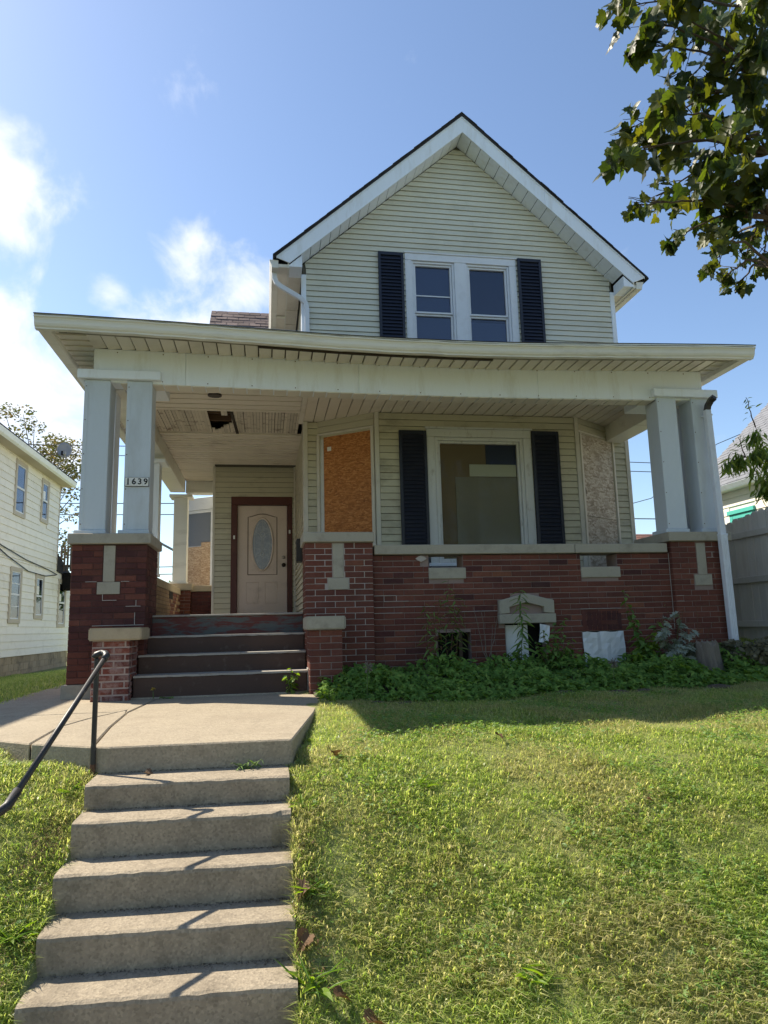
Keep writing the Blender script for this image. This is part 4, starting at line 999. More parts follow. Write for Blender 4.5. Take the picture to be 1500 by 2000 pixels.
# exposed old beadboards with a ragged hole
HOLE = (-.87, -.55); rr = random.Random(8); x = -1.715; k = 0
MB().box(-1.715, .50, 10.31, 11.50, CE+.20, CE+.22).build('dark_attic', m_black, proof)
while x < .495:
    w = .0475; y0, y1 = 10.305, 11.50
    segs = [(y0+rr.uniform(0, .01), y1-rr.uniform(0, .02))]
    if HOLE[0] < x+w/2 < HOLE[1]:
        t = (x-HOLE[0])/(HOLE[1]-HOLE[0]); ye = 11.38-.6*abs(t-.22)-rr.uniform(0, .12)
        ys_ = 10.305 if rr.random() < .75 else 10.305
        segs = [(ye, y1)] if not (.60 < t < .8) else [(10.305, 10.305+.22), (ye, y1)]
    for (a, b) in segs:
        j = rr.uniform(-.003, .003); gap = rr.choice([.003, .004, .006, .010])
        MB().hexa([(x, a, CE+.012+j), (x+w-gap, a, CE+.014+j), (x+w-gap, b, CE+.014+j), (x, b, CE+.012+j), (x, a, CE+.03), (x+w-gap, a, CE+.03), (x+w-gap, b, CE+.03), (x, b, CE+.03)]).build('beadboard', m_bead, proof)
    x += w
MB().hexa([(-.535, 10.31, CE-.004), (-.49, 10.31, CE-.004), (-.445, 11.48, CE-.004), (-.49, 11.48, CE-.004), (-.535, 10.31, CE+.008), (-.49, 10.31, CE+.008), (-.445, 11.48, CE+.008), (-.49, 11.48, CE+.008)]).build('bare_batten', m_darkwood, proof)
for yy in (10.55, 10.95): MB().box(-1.0, -.4, yy, yy+.04, CE+.06, CE+.16).build('joist', mat('old_joist', (.14, .085, .05), .9, .3, 5, 40, .3) if yy < 10.6 else MATS['old_joist'], proof)
MB().box(-1.715, .50, 11.505, 11.53, CE-.01, CE+.03).build('ceiling_trim', m_ceiling, proof)
y = 11.535
while y < 15.35: cpanel(-1.715, .585 if y < 13.75 else -1.0, y, min(y+.149, 15.38), 'x', lip=.006); y += .160
MB().prism([(-.70+.095*math.cos(k*PI/10), 9.53+.085*math.sin(k*PI/10), CE-.016) for k in range(20)], (0, 0, .02)).build('ceiling_light_base', m_knob, proof)
mb = MB(); mb.tube([(2.68, 9.0, CE), (2.68, 9.0, CE-.05), (2.69, 9.0, CE-.075), (2.72, 9.0, CE-.085), (2.74, 9.0, CE-.07)], .006, 6); mb.build('ceiling_hook', m_knob, proof)
# broken-off downspout at the right corner
dsp = thing('downspout', 'long white corrugated downspout leaning down the right porch corner, open black elbow at top', 'downspout', (5.87, 8.24, -.4))
mb = MB()
def corr(mb, p0, p1, w, d, n=4):
    P = []
    for k in range(n*2+1):
        P.append((-w/2+w*k/(n*2), -d/2-(.010 if k % 2 else 0)))
    P += [(w/2, d/2), (-w/2, d/2)]
    m = len(P); V = [(p0[0]+a, p0[1]+b, p0[2]) for a, b in P]+[(p1[0]+a, p1[1]+b, p1[2]) for a, b in P]
    mb.add(V, [tuple(range(m)), tuple(range(m, 2*m))[::-1]]+[(i, m+i, m+(i+1) % m, (i+1) % m) for i in range(m)])
corr(mb, (5.865, 8.225, 1.03), (5.905, 8.33, 2.78), .082, .062); mb.build('upper_length', m_wtrim, dsp)
mb = MB(); corr(mb, (5.872, 8.215, -.42), (5.866, 8.222, 1.06), .098, .07); mb.build('lower_length', m_wtrim, dsp)
MB().box(5.813, 5.919, 8.180, 8.262, 1.045, 1.075).build('coupling', m_wtrim, dsp, .004)
rectpipe([(5.905, 8.33, 2.77), (5.912, 8.31, 2.84), (5.93, 8.26, 2.90), (5.945, 8.20, 2.925)], .075, .06, 'elbow', m_iron, dsp)
MB().box(5.86, 5.955, 8.29, 8.40, 2.70, 2.72).build('strap', m_wtrim, dsp)
# house number plate
plate = thing('house_number_plate', 'small white plate of four tiles reading 1639 on the second column', 'number plate', (-1.487, 8.39, 1.73))
MB().box(-1.622, -1.350, 8.386, 8.394, 1.677, 1.786).build('backing', m_ink, plate)
for k, ch in enumerate('1639'):
    xa = -1.617+k*.0655
    t = MB().box(xa, xa+.0635, 8.378, 8.385, 1.682, 1.781).build('number_tile', m_plate, plate)
    cu = bpy.data.curves.new('digit', 'FONT'); cu.body = ch; cu.size = .098; cu.align_x = 'CENTER'; cu.align_y = 'CENTER'; cu.extrude = .0015; cu.offset = .0022
    to = bpy.data.objects.new('digit_tmp', cu); COL.objects.link(to)
    me = bpy.data.meshes.new_from_object(to); bpy.data.objects.remove(to); me.materials.append(m_ink)
    inst('digit', me, (xa+.032, 8.3755, 1.7315), t, (PI/2, 0, 0))
    if ch == '1': MB().box(xa+.018, xa+.046, 8.374, 8.377, 1.696, 1.703).build('serif', m_ink, t)

# ================================================================== PORCH STEPS
ps = thing('porch_steps', 'worn dark brown painted porch steps between brick cheek walls', 'steps', (-.46, 8.2, -.7))
TY = [7.95, 8.23, 8.51, 8.80]; TZ = [-.460, -.255, -.052, FL]
for i in range(3):
    z0 = -.72 if i == 0 else TZ[i-1]
    xl = -1.385 if i < 2 else -1.345
    MB().box(xl, .452, TY[i], TY[i+1]+.02, -.72, TZ[i]-.018).build('step', m_steppaint, ps, .01)
    V, F = [], []; rr = random.Random(i); n = 24
    for k in range(n+1):
        x = xl+(.452-xl)*k/n; a = rr.uniform(.0, .008)
        V += [(x, TY[i]-.012+a, TZ[i]-.018-rr.uniform(0, .006)), (x, TY[i]-.012+a, TZ[i]), (x, TY[i+1], TZ[i]+.002), (x, TY[i+1], TZ[i]-.018)]
    for k in range(n):
        for q in range(4): F.append((k*4+q, k*4+(q+1) % 4, k*4+4+(q+1) % 4, k*4+4+q))
    F += [(0, 1, 2, 3), (n*4+3, n*4+2, n*4+1, n*4)]
    MB().add(V, F).build('worn_tread', m_stepedge, ps)
MB().box(-1.335, .450, 8.80, 8.84, TZ[2]-.02, FL-.022).build('peeling_riser', m_peelwood, ps, .004)
MB().box(-1.335, .450, 8.775, 8.86, FL-.022, FL+.002).build('worn_nosing', m_stepedge, ps, .006)
MB().box(-1.36, .447, 8.83, 8.87, -.1, FL-.03).build('backing', m_darkwood, ps)
MB().box(.455, .50, 7.93, 8.29, -.72, -.44).build('side_plaster', m_stepedge, ps, .004)
pf = MB().box(-1.78, .59, 8.87, 15.44, -.1, FL); pf.box(.592, 5.62, 8.665, 10.9, -.1, FL)
pfo = pf.build('porch_floor', m_floor); tag(pfo, kind='structure')
# cheek walls
ck = thing('cheek_wall', 'stubby cheek wall left of the porch steps, bricks smeared with pale mortar', 'cheek wall', (-1.55, 8.1, -.7), 'step cheek walls')
MB().box(-1.783, -1.41, 7.836, 8.295, -.72, -.083).build('mortar_core', m_effl, ck)
bricks(ck, Fr(0, 7.83), -1.79, -1.40, -.70, -.083, m_brick_eff, seed=51, gap=.017, L=.225)
bricks(ck, Fr(-1.40, 7.83, PI/2), .088, .46, -.70, -.083, m_brick_eff, seed=52, gap=.014, L=.225)
bricks(ck, Fr(-1.79, 8.29, -PI/2), .0, .375, -.70, -.083, m_brick_eff, seed=53, gap=.014, L=.225)
mb = MB(); rr = random.Random(2)
mb.prism([(-1.82, 7.80, -.08), (-1.80, 7.785, -.08), (-1.40, 7.785, -.08), (-1.295, 7.83, -.08), (-1.28, 8.29, -.08), (-1.82, 8.29, -.08)], (0, 0, .13)); mb.build('capstone', m_sandstone, ck, .022)
ck2 = thing('cheek_wall', 'stubby cheek wall right of the porch steps with cleaner red bricks', 'cheek wall', (.64, 8.0, -.7), 'step cheek walls')
MB().box(.468, .818, 7.716, 8.295, -.72, -.027).build('mortar_core', m_mortar_mid, ck2)
bricks(ck2, Fr(0, 7.71), .462, .825, -.72, -.027, m_brick, seed=55, gap=.010)
bricks(ck2, Fr(.462, 8.29, -PI/2), .0, .49, -.72, -.027, m_brick, seed=56)
mb = MB(); mb.prism([(.425, 7.70, -.022), (.44, 7.665, -.022), (.85, 7.665, -.022), (.86, 7.69, -.022), (.86, 8.29, -.022), (.425, 8.29, -.022)], (0, 0, .142)); mb.build('capstone', m_limestone, ck2, .012)

# iron handrail
hr = thing('handrail', 'black chipped iron pipe handrail on a square post beside the concrete steps', 'handrail', (-1.05, 4.78, -.87))
MB().box(-1.070, -1.042, 4.770, 4.798, -1.0, -.16).build('post', m_iron, hr, .004)
MB().box(-1.0715, -1.0405, 4.7685, 4.7995, -1.0, -.80).build('rusty_foot', m_rust, hr, .004)
mb = MB(); mb.tube([(-1.075, 4.79, -.158), (-1.062, 4.795, -.137), (-1.035, 4.80, -.126), (-1.008, 4.79, -.13), (-.995, 4.76, -.142), (-1.0, 4.72, -.165)], [.022, .023, .022, .022, .022, .021], 10); mb.build('elbow', m_iron, hr, smooth=True)
mb = MB(); mb.tube([(-1.0, 4.73, -.16), (-1.06, 4.30, -.395), (-1.15, 3.645, -.745)], .0155, 12); mb.build('rail', m_iron, hr, smooth=True)
mb = MB(); mb.tube([(-1.145, 3.69, -.72), (-1.158, 3.60, -.767), (-1.19, 3.555, -.79), (-1.27, 3.54, -.80), (-1.40, 3.53, -.81)], [.0215, .022, .022, .021, .021], 10); mb.build('elbow', m_iron, hr, smooth=True)
MB().box(-1.425, -1.397, 3.555, 3.583, -1.8, -.785).build('post', m_iron, hr, .004)

# ================================================================== NEIGHBOURS
# left house: long two storey side wall, eave, tall narrow windows
NXL = -7.7
nh = thing('neighbor_house', 'long cream sided two storey house on the left with narrow windows', 'house', (-11, 20, -1.2))
NF = Fr(NXL, 7.0, PI/2)      # u = y-7, outwards = +x
NEND, LOWEND = 27.75-7, 29.8-7
nw = MB().box(-16, NXL-.004, 7.0, 27.75, -.65, 5.56).build('upper_wall', m_nsiding, nh)
MB().box(-16, NXL-.006, 27.75, 29.8, -.65, 2.25).build('rear_addition', m_nsiding, nh)
NWIN = [(20.3, 21.4, 3.6, 5.45), (22.9, 23.95, 3.68, 5.45), (25.5, 26.36, 3.85, 5.38, 1), (22.95, 24.0, .36, 2.09, 2), (25.35, 26.3, .52, 2.04, 1), (28.05, 29.1, .25, 2.05, 1)]
NH = [(w[0]-7+.05, w[1]-7-.05, w[2]+.03, w[3]-.03) for w in NWIN]
siding(nw, NF, 0, NEND, 2.35, 5.56, m_nsiding, .225, t=.026, holes=NH)
siding(nw, NF, 0, LOWEND, -.65, 2.35, m_nsiding, .225, t=.026, holes=NH)
MB().wbox(NF, NEND-.06, NEND+.03, -.05, .03, 2.35, 5.56).build('corner_board', m_ntrim, nw)
MB().prism([(NXL+.05, 27.75, 2.95), (NXL+.05, 29.9, 2.25), (NXL+.05, 29.9, 2.15), (NXL+.05, 27.75, 2.3)], (-6, 0, 0)).build('addition_roof', m_roofdark, nh)
MB().box(-16, NXL-.03, 7.0, 29.8, -1.35, -.64).build('foundation', m_block, nh)
rr = random.Random(1); fnd = nh
for row in range(3):
    y = 17.0+(.22 if row % 2 else 0)
    while y < 29.6:
        MB().box(NXL-.03, NXL-.012+rr.uniform(-.004, .004), y, y+.43, -1.30+row*.215, -1.30+row*.215+.203).build('concrete_block', m_block, fnd); y += .442
# eave
MB().box(NXL, NXL+.40, 6.6, 28.1, 5.545, 5.57).build('eave_soffit', m_ntrim, nh)
MB().prism([(NXL+.36, 6.6, 5.56), (NXL+.40, 6.6, 5.53), (NXL+.47, 6.6, 5.58), (NXL+.52, 6.6, 5.72), (NXL+.38, 6.6, 5.72)], (0, 21.5, 0)).build('gutter', m_fascia, nh, .004)
MB().prism([(NXL+.50, 6.55, 5.735), (NXL+.50, 6.55, 5.775), (-12, 6.55, 9.1), (-16.5, 6.55, 5.775), (-16.5, 6.55, 5.735), (-12, 6.55, 9.05)], (0, 21.6, 0)).build('roof', m_roofdark, nh)
def nwin(y0, y1, z0, z1, lite=0):
    w_ = MB(); ring_rect(w_, NF, y0-7, y1-7, z0, z1, .13, -.02, .05); wo_ = w_.build('window', m_ntrim, nh, .006)
    MB().wbox(NF, y0-7+.13, y1-7-.13, -.03, .012, z0+.13, z1-.13).build('dark_room', m_blind2, wo_)
    s_ = MB(); zm = (z0+z1)/2+.02
    ring_rect(s_, NF, y0-7+.132, y1-7-.132, z0+.132, z1-.132, .04, .012, .032); s_.wbox(NF, y0-7+.17, y1-7-.17, .012, .036, zm-.03, zm+.03)
    if lite > 1: s_.wbox(NF, y0-7+.17, y1-7-.17, .012, .03, zm+.32, zm+.35).wbox(NF, y0-7+.17, y1-7-.17, .012, .03, zm-.38, zm-.35)
    s_.build('sash', m_wtrim, wo_)
    MB().wbox(NF, y0-7+.17, y1-7-.17, .014, .018, z0+.17, z1-.17).build('pane', m_pane, wo_)
    MB().wbox(NF, y0-7+.17, y1-7-.17, .0125, .0135, zm if lite else z0+.17, z1-.17).build('blind', m_blind, wo_)
    if lite == 1: MB().wbox(NF, y0-7+.18, y0-7+.46, .019, .024, zm+.05, zm+.33).build('white_sticker', m_plate, wo_)
for w_ in NWIN: nwin(*w_)
# cables sagging along the wall
for pts, nm in (([(20, 2.95), (22.0, 2.62), (24.2, 2.40), (26.5, 2.28), (27.7, 2.18)], 'a'), ([(20, 2.9), (22.6, 2.35), (24.5, 2.05), (26.3, 2.02), (27.6, 2.16)], 'b')):
    mb = MB(); mb.tube([(NXL+.055, y, z) for y, z in pts], .016, 5); mb.build('wall_cable', m_wire, nh)
mb = MB(); mb.tube([(NXL+.055, 21.0+.25*math.sin(k), 2.7-k*.42) for k in range(8)], .012, 5); mb.build('wall_cable', m_wire, nh)
MB().box(NXL-.02, NXL+.10, 21.5, 22.3, -1.25, -.66).build('vent_panel', m_sheet, nh)
# rear deck balusters and black box
dk = thing('deck_railing', 'dark weathered picket railing behind the cream house at left', 'railing', (-7.6, 28.4, 2.4))
for k in range(14): MB().box(-7.72+k*.115, -7.655+k*.115, 28.3, 28.34, 2.35, 3.32+.02*math.sin(k*2)).build('baluster', m_oldfence, dk)
MB().box(-7.75, -6.1, 28.34, 28.40, 2.5, 2.6).build('rail', m_oldfence, dk)
bx = MB().box(-7.66, -6.9, 28.4, 29.1, 1.65, 2.3).build('black_box', m_black, None, .03); tag(bx, 'black boxy unit hung on the rear corner of the cream house', 'box')
# satellite dish on the eave
sd = thing('satellite_dish', 'grey satellite dish on the eave of the cream house', 'satellite dish', (-7.05, 25, 5.6))
V, F = [], []; A = Vector((.25, -.93, .25)).normalized(); Ux = A.cross(Vector((0, 0, 1))).normalized(); Uy = Ux.cross(A); cen = Vector((-6.86, 25, 6.26))
V.append(tuple(cen-A*.07)); ns = 24
for rI in (1, 2, 3):
    for k in range(ns):
        a = 2*PI*k/ns; q = rI/3; V.append(tuple(cen+Ux*(.24*q*math.cos(a))+Uy*(.30*q*math.sin(a))-A*.07*(1-q*q)))
for k in range(ns): F.append((0, 1+k, 1+(k+1) % ns))
for rI in range(2):
    for k in range(ns): F.append((1+rI*ns+k, 1+(rI+1)*ns+k, 1+(rI+1)*ns+(k+1) % ns, 1+rI*ns+(k+1) % ns))
mb = MB(); mb.add(V, F); o = mb.build('reflector', m_dish, sd, smooth=True, recalc=False); q = o.modifiers.new('t', 'SOLIDIFY'); q.thickness = .015
mb = MB(); mb.tube([(-7.06, 25, 5.58), (-7.02, 25, 5.72), (-6.82, 25.05, 5.92), (-6.80, 25.06, 6.12), (-6.84, 25.05, 6.24)], .026, 8); mb.build('mast', m_dish, sd)
mb = MB(); mb.tube([(-6.83, 24.95, 5.98), (-6.72, 24.6, 5.90), (-6.70, 24.45, 5.98)], .016, 6); mb.build('arm', m_dish, sd)
MB().box(-6.93, -6.80, 24.86, 24.92, 6.05, 6.20).build('feed_bracket', m_knob, sd, .01)
MB().box(-6.74, -6.66, 24.40, 24.5, 5.96, 6.08).build('feed_horn', m_dish, sd, .01)

# right house: pale siding, grey shingles, teal window
nr = thing('neighbor_house', 'pale sided house on the right with grey shingle roof and teal window', 'house', (13.5, 12, -.4))
RF = Fr(11.0, 16.1, -PI/2)   # u = 16.1-y, outwards = -x
w_ = MB().box(11.004, 17.4, 5.0, 16.1, -.5, 3.02).build('side_wall', m_wsiding, nr)
siding(w_, RF, 0, 11, .6, 2.95, m_wsiding, .20, holes=[(1.04, 1.95, 1.2, 2.53)], t=.022)
MB().prism([(11, 16.098, 2.9), (17.4, 16.098, 2.9), (14.2, 16.098, 5.9)], (0, -11, 0)).build('attic_wall', m_wsiding, w_)
tw = MB(); ring_rect(tw, RF, 1.06, 1.93, 1.2, 2.40, .11, -.03, .04); two = tw.build('window', m_teal, nr, .005)
MB().wbox(RF, 1.02, 1.97, -.03, .075, 2.402, 2.50).build('window_hood', m_teal, two, .005)
MB().wbox(RF, 1.17, 1.82, -.05, -.02, 1.3, 2.29).build('blind', m_blind, two)
mb = MB(); ring_rect(mb, RF, 1.172, 1.818, 1.3, 2.288, .05, -.02, .01); mb.build('sash', m_teal, two, .003)
MB().wbox(RF, 1.2, 1.8, -.015, -.012, 1.3, 2.26).build('pane', m_pane, two)
MB().wbox(RF, 2.45, 2.62, .0, .05, .3, 2.95).build('teal_board', m_teal, nr)
MB().box(10.78, 11.0, 4.8, 16.3, 2.97, 3.0).build('eave_soffit', m_wsiding, nr)
MB().prism([(10.79, 4.8, 2.97), (10.73, 4.8, 2.98), (10.66, 4.8, 3.08), (10.80, 4.8, 3.08)], (0, 11.5, 0)).build('gutter', m_fascia, nr, .004)
sl = .93; rfn = MB().prism([(10.70, 4.7, 3.07), (10.70, 4.7, 3.11), (14.2, 4.7, 3.11+sl*3.5), (17.7, 4.7, 3.11), (17.7, 4.7, 3.07), (14.2, 4.7, 3.07+sl*3.5)], (0, 11.75, 0)).build('roof', m_rshingle, nr)
shg = MB(); rr = random.Random(6)
for row in range(32):
    x0 = 10.69+row*.108; z0 = 3.11+sl*(x0-10.70); y = 9.0+(.17 if row % 2 else 0)
    while y < 16.4:
        ln = .33; h = rr.uniform(.010, .022); e = rr.uniform(-.006, .006); x1 = x0+.112; z1 = z0+sl*.112
        y1 = min(y+ln-.012, 16.47)
        shg.hexa([(x0+e, y, z0), (x0+e, y1, z0), (x1, y1, z1), (x1, y, z1), (x0+e-.004, y, z0+h), (x0+e-.004, y1, z0+h), (x1, y1, z1+.006), (x1, y, z1+.006)]); y += ln
shg.build('shingle_courses', m_rshingle, rfn, kind='stuff', recalc=False)
MB().box(13.55, 13.95, 16.0, 16.3, 6.0, 6.75).build('chimney', m_sheet, nr, .02)
# far red roofed house seen between the wall and the right column
fh = thing('far_house', 'distant house with red brown shingle roof beyond the right porch column', 'house', (27, 46, 0))
MB().box(25.6, 33, 44, 52, -1, 4.9).build('walls', m_wsiding, fh)
frf = MB().prism([(25.2, 43.5, 4.6), (25.2, 43.5, 4.5), (25.2, 48, 6.15), (25.2, 52.5, 4.5), (25.2, 52.5, 4.6), (25.2, 48, 6.25)], (8, 0, 0)).build('roof', m_redroof, fh)
for row in range(8):
    for k in range(9):
        t = row/8; x = 25.15+k*.42+(.2 if row % 2 else 0); y = 43.5+4.5*t; z = 4.6+1.65*t
        MB().hexa([(x, y, z), (x+.4, y, z), (x+.4, y+.57, z+.21), (x, y+.57, z+.21), (x, y-.01, z+.04), (x+.4, y-.01, z+.04), (x+.4, y+.57, z+.225), (x, y+.57, z+.225)]).build('shingle', m_redroof, frf)
MB().prism([(25.1, 43.4, 4.55), (25.1, 43.4, 4.8), (25.1, 48, 6.42), (25.1, 48, 6.15)], (.12, 0, 0)).build('bargeboard', m_fascia, fh)

# fence
FX = 6.95
fe = thing('picket_fence', 'weathered grey dog eared board fence at the right of the house', 'fence', (FX, 12, -.4))
rr = random.Random(14); y = 6.2
while y < 16.5:
    w = .138; zt = 1.43+.11*max(0, min(1, (9.5-y)/1.0))+rr.uniform(-.015, .012); c_ = .03; j = rr.uniform(-.004, .004)
    zb = -.42
    pts = [(FX+j, y, zb), (FX+j, y+w, zb), (FX+j, y+w, zt-c_), (FX+j, y+w-c_*1.1, zt), (FX+j, y+c_*1.1, zt), (FX+j, y, zt-c_)]
    MB().prism(pts, (.018, 0, 0)).build('picket', m_fence, fe); y += w+rr.uniform(.003, .008)
for za, zb in ((1.165, 1.195), (.522, .53), (-.11, -.10)):
    mb = MB(); mb.hexa([(FX-.045, 6.2, zb-.045), (FX-.008, 6.2, zb-.045), (FX-.008, 16.5, za-.045), (FX-.045, 16.5, za-.045), (FX-.045, 6.2, zb+.045), (FX-.008, 6.2, zb+.045), (FX-.008, 16.5, za+.045), (FX-.045, 16.5, za+.045)])
    mb.build('rail', m_fence, fe, .004)
for y in (7.3, 9.75, 12.2, 14.6): MB().box(FX-.14, FX-.048, y, y+.09, -.8, 1.3).build('post', m_fence, fe, .005)

# power lines
def wire(pts, r, label, m=m_wire, grp='overhead cables'):
    mb = MB(); mb.tube(pts, r, 5); o = mb.build('power_line', m); tag(o, label, 'cable', grp); return o
def span(a, b, sagz, n=14):
    a, b = Vector(a), Vector(b); return [tuple(a.lerp(b, k/n)-Vector((0, 0, sagz*4*(k/n)*(1-k/n)))) for k in range(n+1)]
wire(span((-32, 35, 9.3), (14, 35, 9.3), .3), .022, 'topmost thin cable behind the grey satellite dish')
wire(span((-32, 35, 8.85), (14, 35, 8.8), .3), .02, 'second cable just below the topmost one behind the dish')
wire(span((-32, 35, 6.5), (14, 35, 6.5), .35), .024, 'dark cable crossing behind the number column')
wire(span((-32, 35, 5.95), (14, 35, 5.95), .35), .022, 'lower dark cable crossing behind the number column')
wire(span((-32, 35, 3.35), (14, 35, 3.35), .3), .022, 'cable low in the sky left of the rear porch column')
wire(span((-32, 35, 3.0), (14, 35, 3.0), .3), .022, 'lowest cable left of the rear porch column')
wire([(-6, 30, 4.1), (-4.9, 30, 3.95), (-4.2, 30, 3.55), (-3.4, 30, 3.1)], .05, 'curved grey lamp arm low in the sky left of the rear porch column', m_wiregrey)
wire(span((14, 35, 8.75), (40, 35, 8.75), .25), .022, 'upper level cable in the gap left of the right columns')
wire(span((14, 35, 8.2), (40, 35, 8.2), .2), .022, 'lower level cable in the gap left of the right columns')
wire([(14, 35, 4.8), (19.65, 35, 6.24), (20.9, 35, 6.56), (25.2, 35, 9.7), (27.4, 35, 10.57), (34, 35, 13)], .02, 'slanting cable rising to the right past the right columns')
wire(span((14, 35, 5.5), (40, 35, 5.45), .1), .028, 'dark cable low above the red roof at right')

# ================================================================== TREES
def leafcloud(name, parent, m, centers, n, size, seed, flat=.5, kind=None, elong=1.0):
    r = np.random.RandomState(seed); C = np.array([c[:3] for c in centers]); R = np.array([c[3] for c in centers]); w = R**2/np.sum(R**2)
    ci = r.choice(len(C), n, p=w); d = r.normal(size=(n, 3)); d /= np.linalg.norm(d, axis=1)[:, None]; rad = R[ci]*r.uniform(.25, 1, n)**.6
    P = C[ci]+d*rad[:, None]*np.array([1, 1, .8])
    a = r.normal(size=(n, 3)); a[:, 2] *= flat; a /= np.linalg.norm(a, axis=1)[:, None]
    b = np.cross(a, r.normal(size=(n, 3))); b /= np.linalg.norm(b, axis=1)[:, None]
    s_ = size*r.uniform(.6, 1.3, n)[:, None]
    v0 = P-a*s_*elong; v2 = P+a*s_*elong; v1 = P+b*s_*.55; v3 = P-b*s_*.55
    V = np.stack([v0, v1, v2, v3], 1).reshape(-1, 3); F = np.arange(n*4).reshape(n, 4)
    return npmesh(name, V, F, m, parent, kind)
def branch(mb, a, b, r0, r1, sag_=.0, n=6, seed=0):
    q = random.Random(seed); a, b = Vector(a), Vector(b); L = (b-a).length
    pts = [a.lerp(b, k/n)+Vector((q.uniform(-1, 1), q.uniform(-1, 1), q.uniform(-1, 1)))*L*.025*(0 < k < n)-Vector((0, 0, sag_*4*(k/n)*(1-k/n))) for k in range(n+1)]
    mb.tube(pts, [r0+(r1-r0)*k/n for k in range(n+1)], 7); return pts
# sparse tree behind the dish
bt = thing('sparse_tree', 'thin leaved autumn tint tree rising behind the satellite dish', 'tree', (-13, 42, -1.5))
mb = MB(); branch(mb, (-13, 42, -1.6), (-13, 42, 6), .3, .2); rr = random.Random(2); cs = []
for k in range(26):
    a = rr.uniform(0, 2*PI); t = rr.uniform(0, 1); e = (-13.0+rr.uniform(.8, 3.6)*math.cos(a), 42+rr.uniform(.5, 2.5)*math.sin(a), 4.6+6.4*t)
    branch(mb, (-13, 42, 3+3*t), e, .09, .015, seed=k, n=5); cs.append((*e, rr.uniform(.5, 1.1)))
for e in ((-10.6, 40, 5.2), (-10.4, 40, 6.4), (-10.3, 40, 7.6), (-10.7, 40, 8.6), (-10.9, 40, 4.3), (-12, 40, 9.6), (-13.2, 40, 12.0), (-14.2, 40, 12.2), (-11.3, 40, 9.9), (-12.6, 40, 11.3), (-13.6, 40, 10.9)):
    branch(mb, (-13, 42, 5), e, .07, .012, seed=int(e[2]*10), n=5); cs.append((*e, .7))
mb.build('trunk', m_bark, bt, recalc=False)
leafcloud('crown', bt, m_autumn, cs, 5200, .10, 3)
b2 = thing('green_shrub', 'small green treetop just above the left porch wall near the rear column', 'shrub', (-4.9, 38, -1))
mb = MB(); branch(mb, (-4.9, 38, -1), (-4.9, 38, 2.0), .12, .05); mb.build('trunk', m_bark, b2, recalc=False)
leafcloud('crown', b2, m_cover, [(-5.0, 38, 2.0, .8), (-4.5, 38, 1.9, .7), (-5.6, 38, 1.6, .7)], 900, .10, 4)

# maple hanging in from the upper right
mapl = thing('maple_tree', 'maple bough with dark lobed leaves hanging in at upper right', 'tree', (5.6, 2.2, -1.6))
lob = [(0, 0), (.10, -.06), (.24, -.12), (.30, -.02), (.44, .02), (.42, .14), (.55, .27), (.44, .33), (.40, .44), (.27, .42), (.25, .52), (.28, .63), (.17, .68), (.09, .79), (0, .90)]
lob = lob+[(-x, y) for x, y in lob[-2:0:-1]]
def leafmesh(name, out, m, fold=.18, curl=.12, zf=None):
    V = [(x, y, fold*abs(x)*(1 if x > 0 else 1)-curl*y*y) for x, y in out]; n = len(V); cy = .36
    for (x, y) in out: xx, yy = x*.5, cy+(y-cy)*.5; V.append((xx, yy, fold*abs(xx)*.5-curl*yy*yy+.02*math.sin(9*x+5*y)))
    V.append((0, cy, -curl*cy*cy)); F = []
    for i in range(n): j = (i+1) % n; F += [(i, j, n+j, n+i), (n+i, n+j, 2*n)]
    b_ = len(V); V += [(-.008, .05, 0), (.008, .05, 0), (.004, -.42, .05), (-.004, -.42, .05)]; F.append((b_, b_+1, b_+2, b_+3))
    me = bpy.data.meshes.new(name); me.from_pydata(V, [], F); me.materials.append(m); return me
ML = [leafmesh('leaf', lob, m_maple, f, c_) for f, c_ in ((.25, .25), (-.15, .4), (.45, .1), (.1, .55))]
CL = [(2.35,3.76,4.06,0.13,17,1),(2.25,3.37,3.57,0.139,18,1),(2.39,3.27,3.52,0.145,20,1),(2.97,3.68,4.03,0.172,20,1),(2.73,3.1,3.43,0.147,20,1),(2.3,3.52,3.54,0.089,11,1),(2.61,3.55,3.57,0.13,17,1),(2.87,3.55,3.6,0.165,18,1),(2.76,3.16,3.23,0.148,20,1),(2.78,3.62,3.39,0.149,20,1),(2.88,3.5,3.23,0.154,20,1),(3.3,3.74,3.51,0.139,18,1),(2.2,3.2,2.83,0.086,15,1),(2.45,4.02,3.34,0.106,11,1),(2.03,3.4,2.69,0.083,11,1),(2.53,3.88,3.24,0.12,17,1),(2.47,3.63,2.92,0.122,18,1),(2.81,3.85,3.24,0.156,20,1),(2.6,3.3,2.73,0.143,20,1),(2.86,3.38,2.85,0.154,22,1),(2.08,3.36,2.33,0.07,13,0.6),(2.56,3.91,2.78,0.109,17,0.6),(2.57,3.69,2.61,0.11,17,0.6),(2.51,3.38,2.48,0.126,18,1),(2.68,3.34,2.49,0.143,20,1),(2.75,3.23,2.4,0.116,20,1),(2.34,3.45,2.2,0.054,11,0.6),(2.81,3.7,2.47,0.124,18,0.8),(2.9,3.56,2.43,0.133,18,0.8),(3.21,3.77,2.49,0.094,15,0.6),(2.52,3.31,2.1,0.058,10,0.6),(3.2,3.93,2.43,0.118,15,0.6),(3.04,4.1,2.41,0.064,11,0.6),(3.0,3.89,2.23,0.075,13,0.6),(3.08,3.89,2.16,0.054,10,0.6),(3.32,3.93,2.37,0.076,10,0.6)]
rr = random.Random(77); mbr = MB(); tips = []
hub = Vector((4.4, 2.9, 3.6)); sub = [Vector(q) for q in [(3.1, 3.38, 3.75), (3.01, 3.37, 3.23), (3.03, 3.44, 2.8), (2.98, 3.42, 2.34), (2.99, 3.47, 2.07)]]
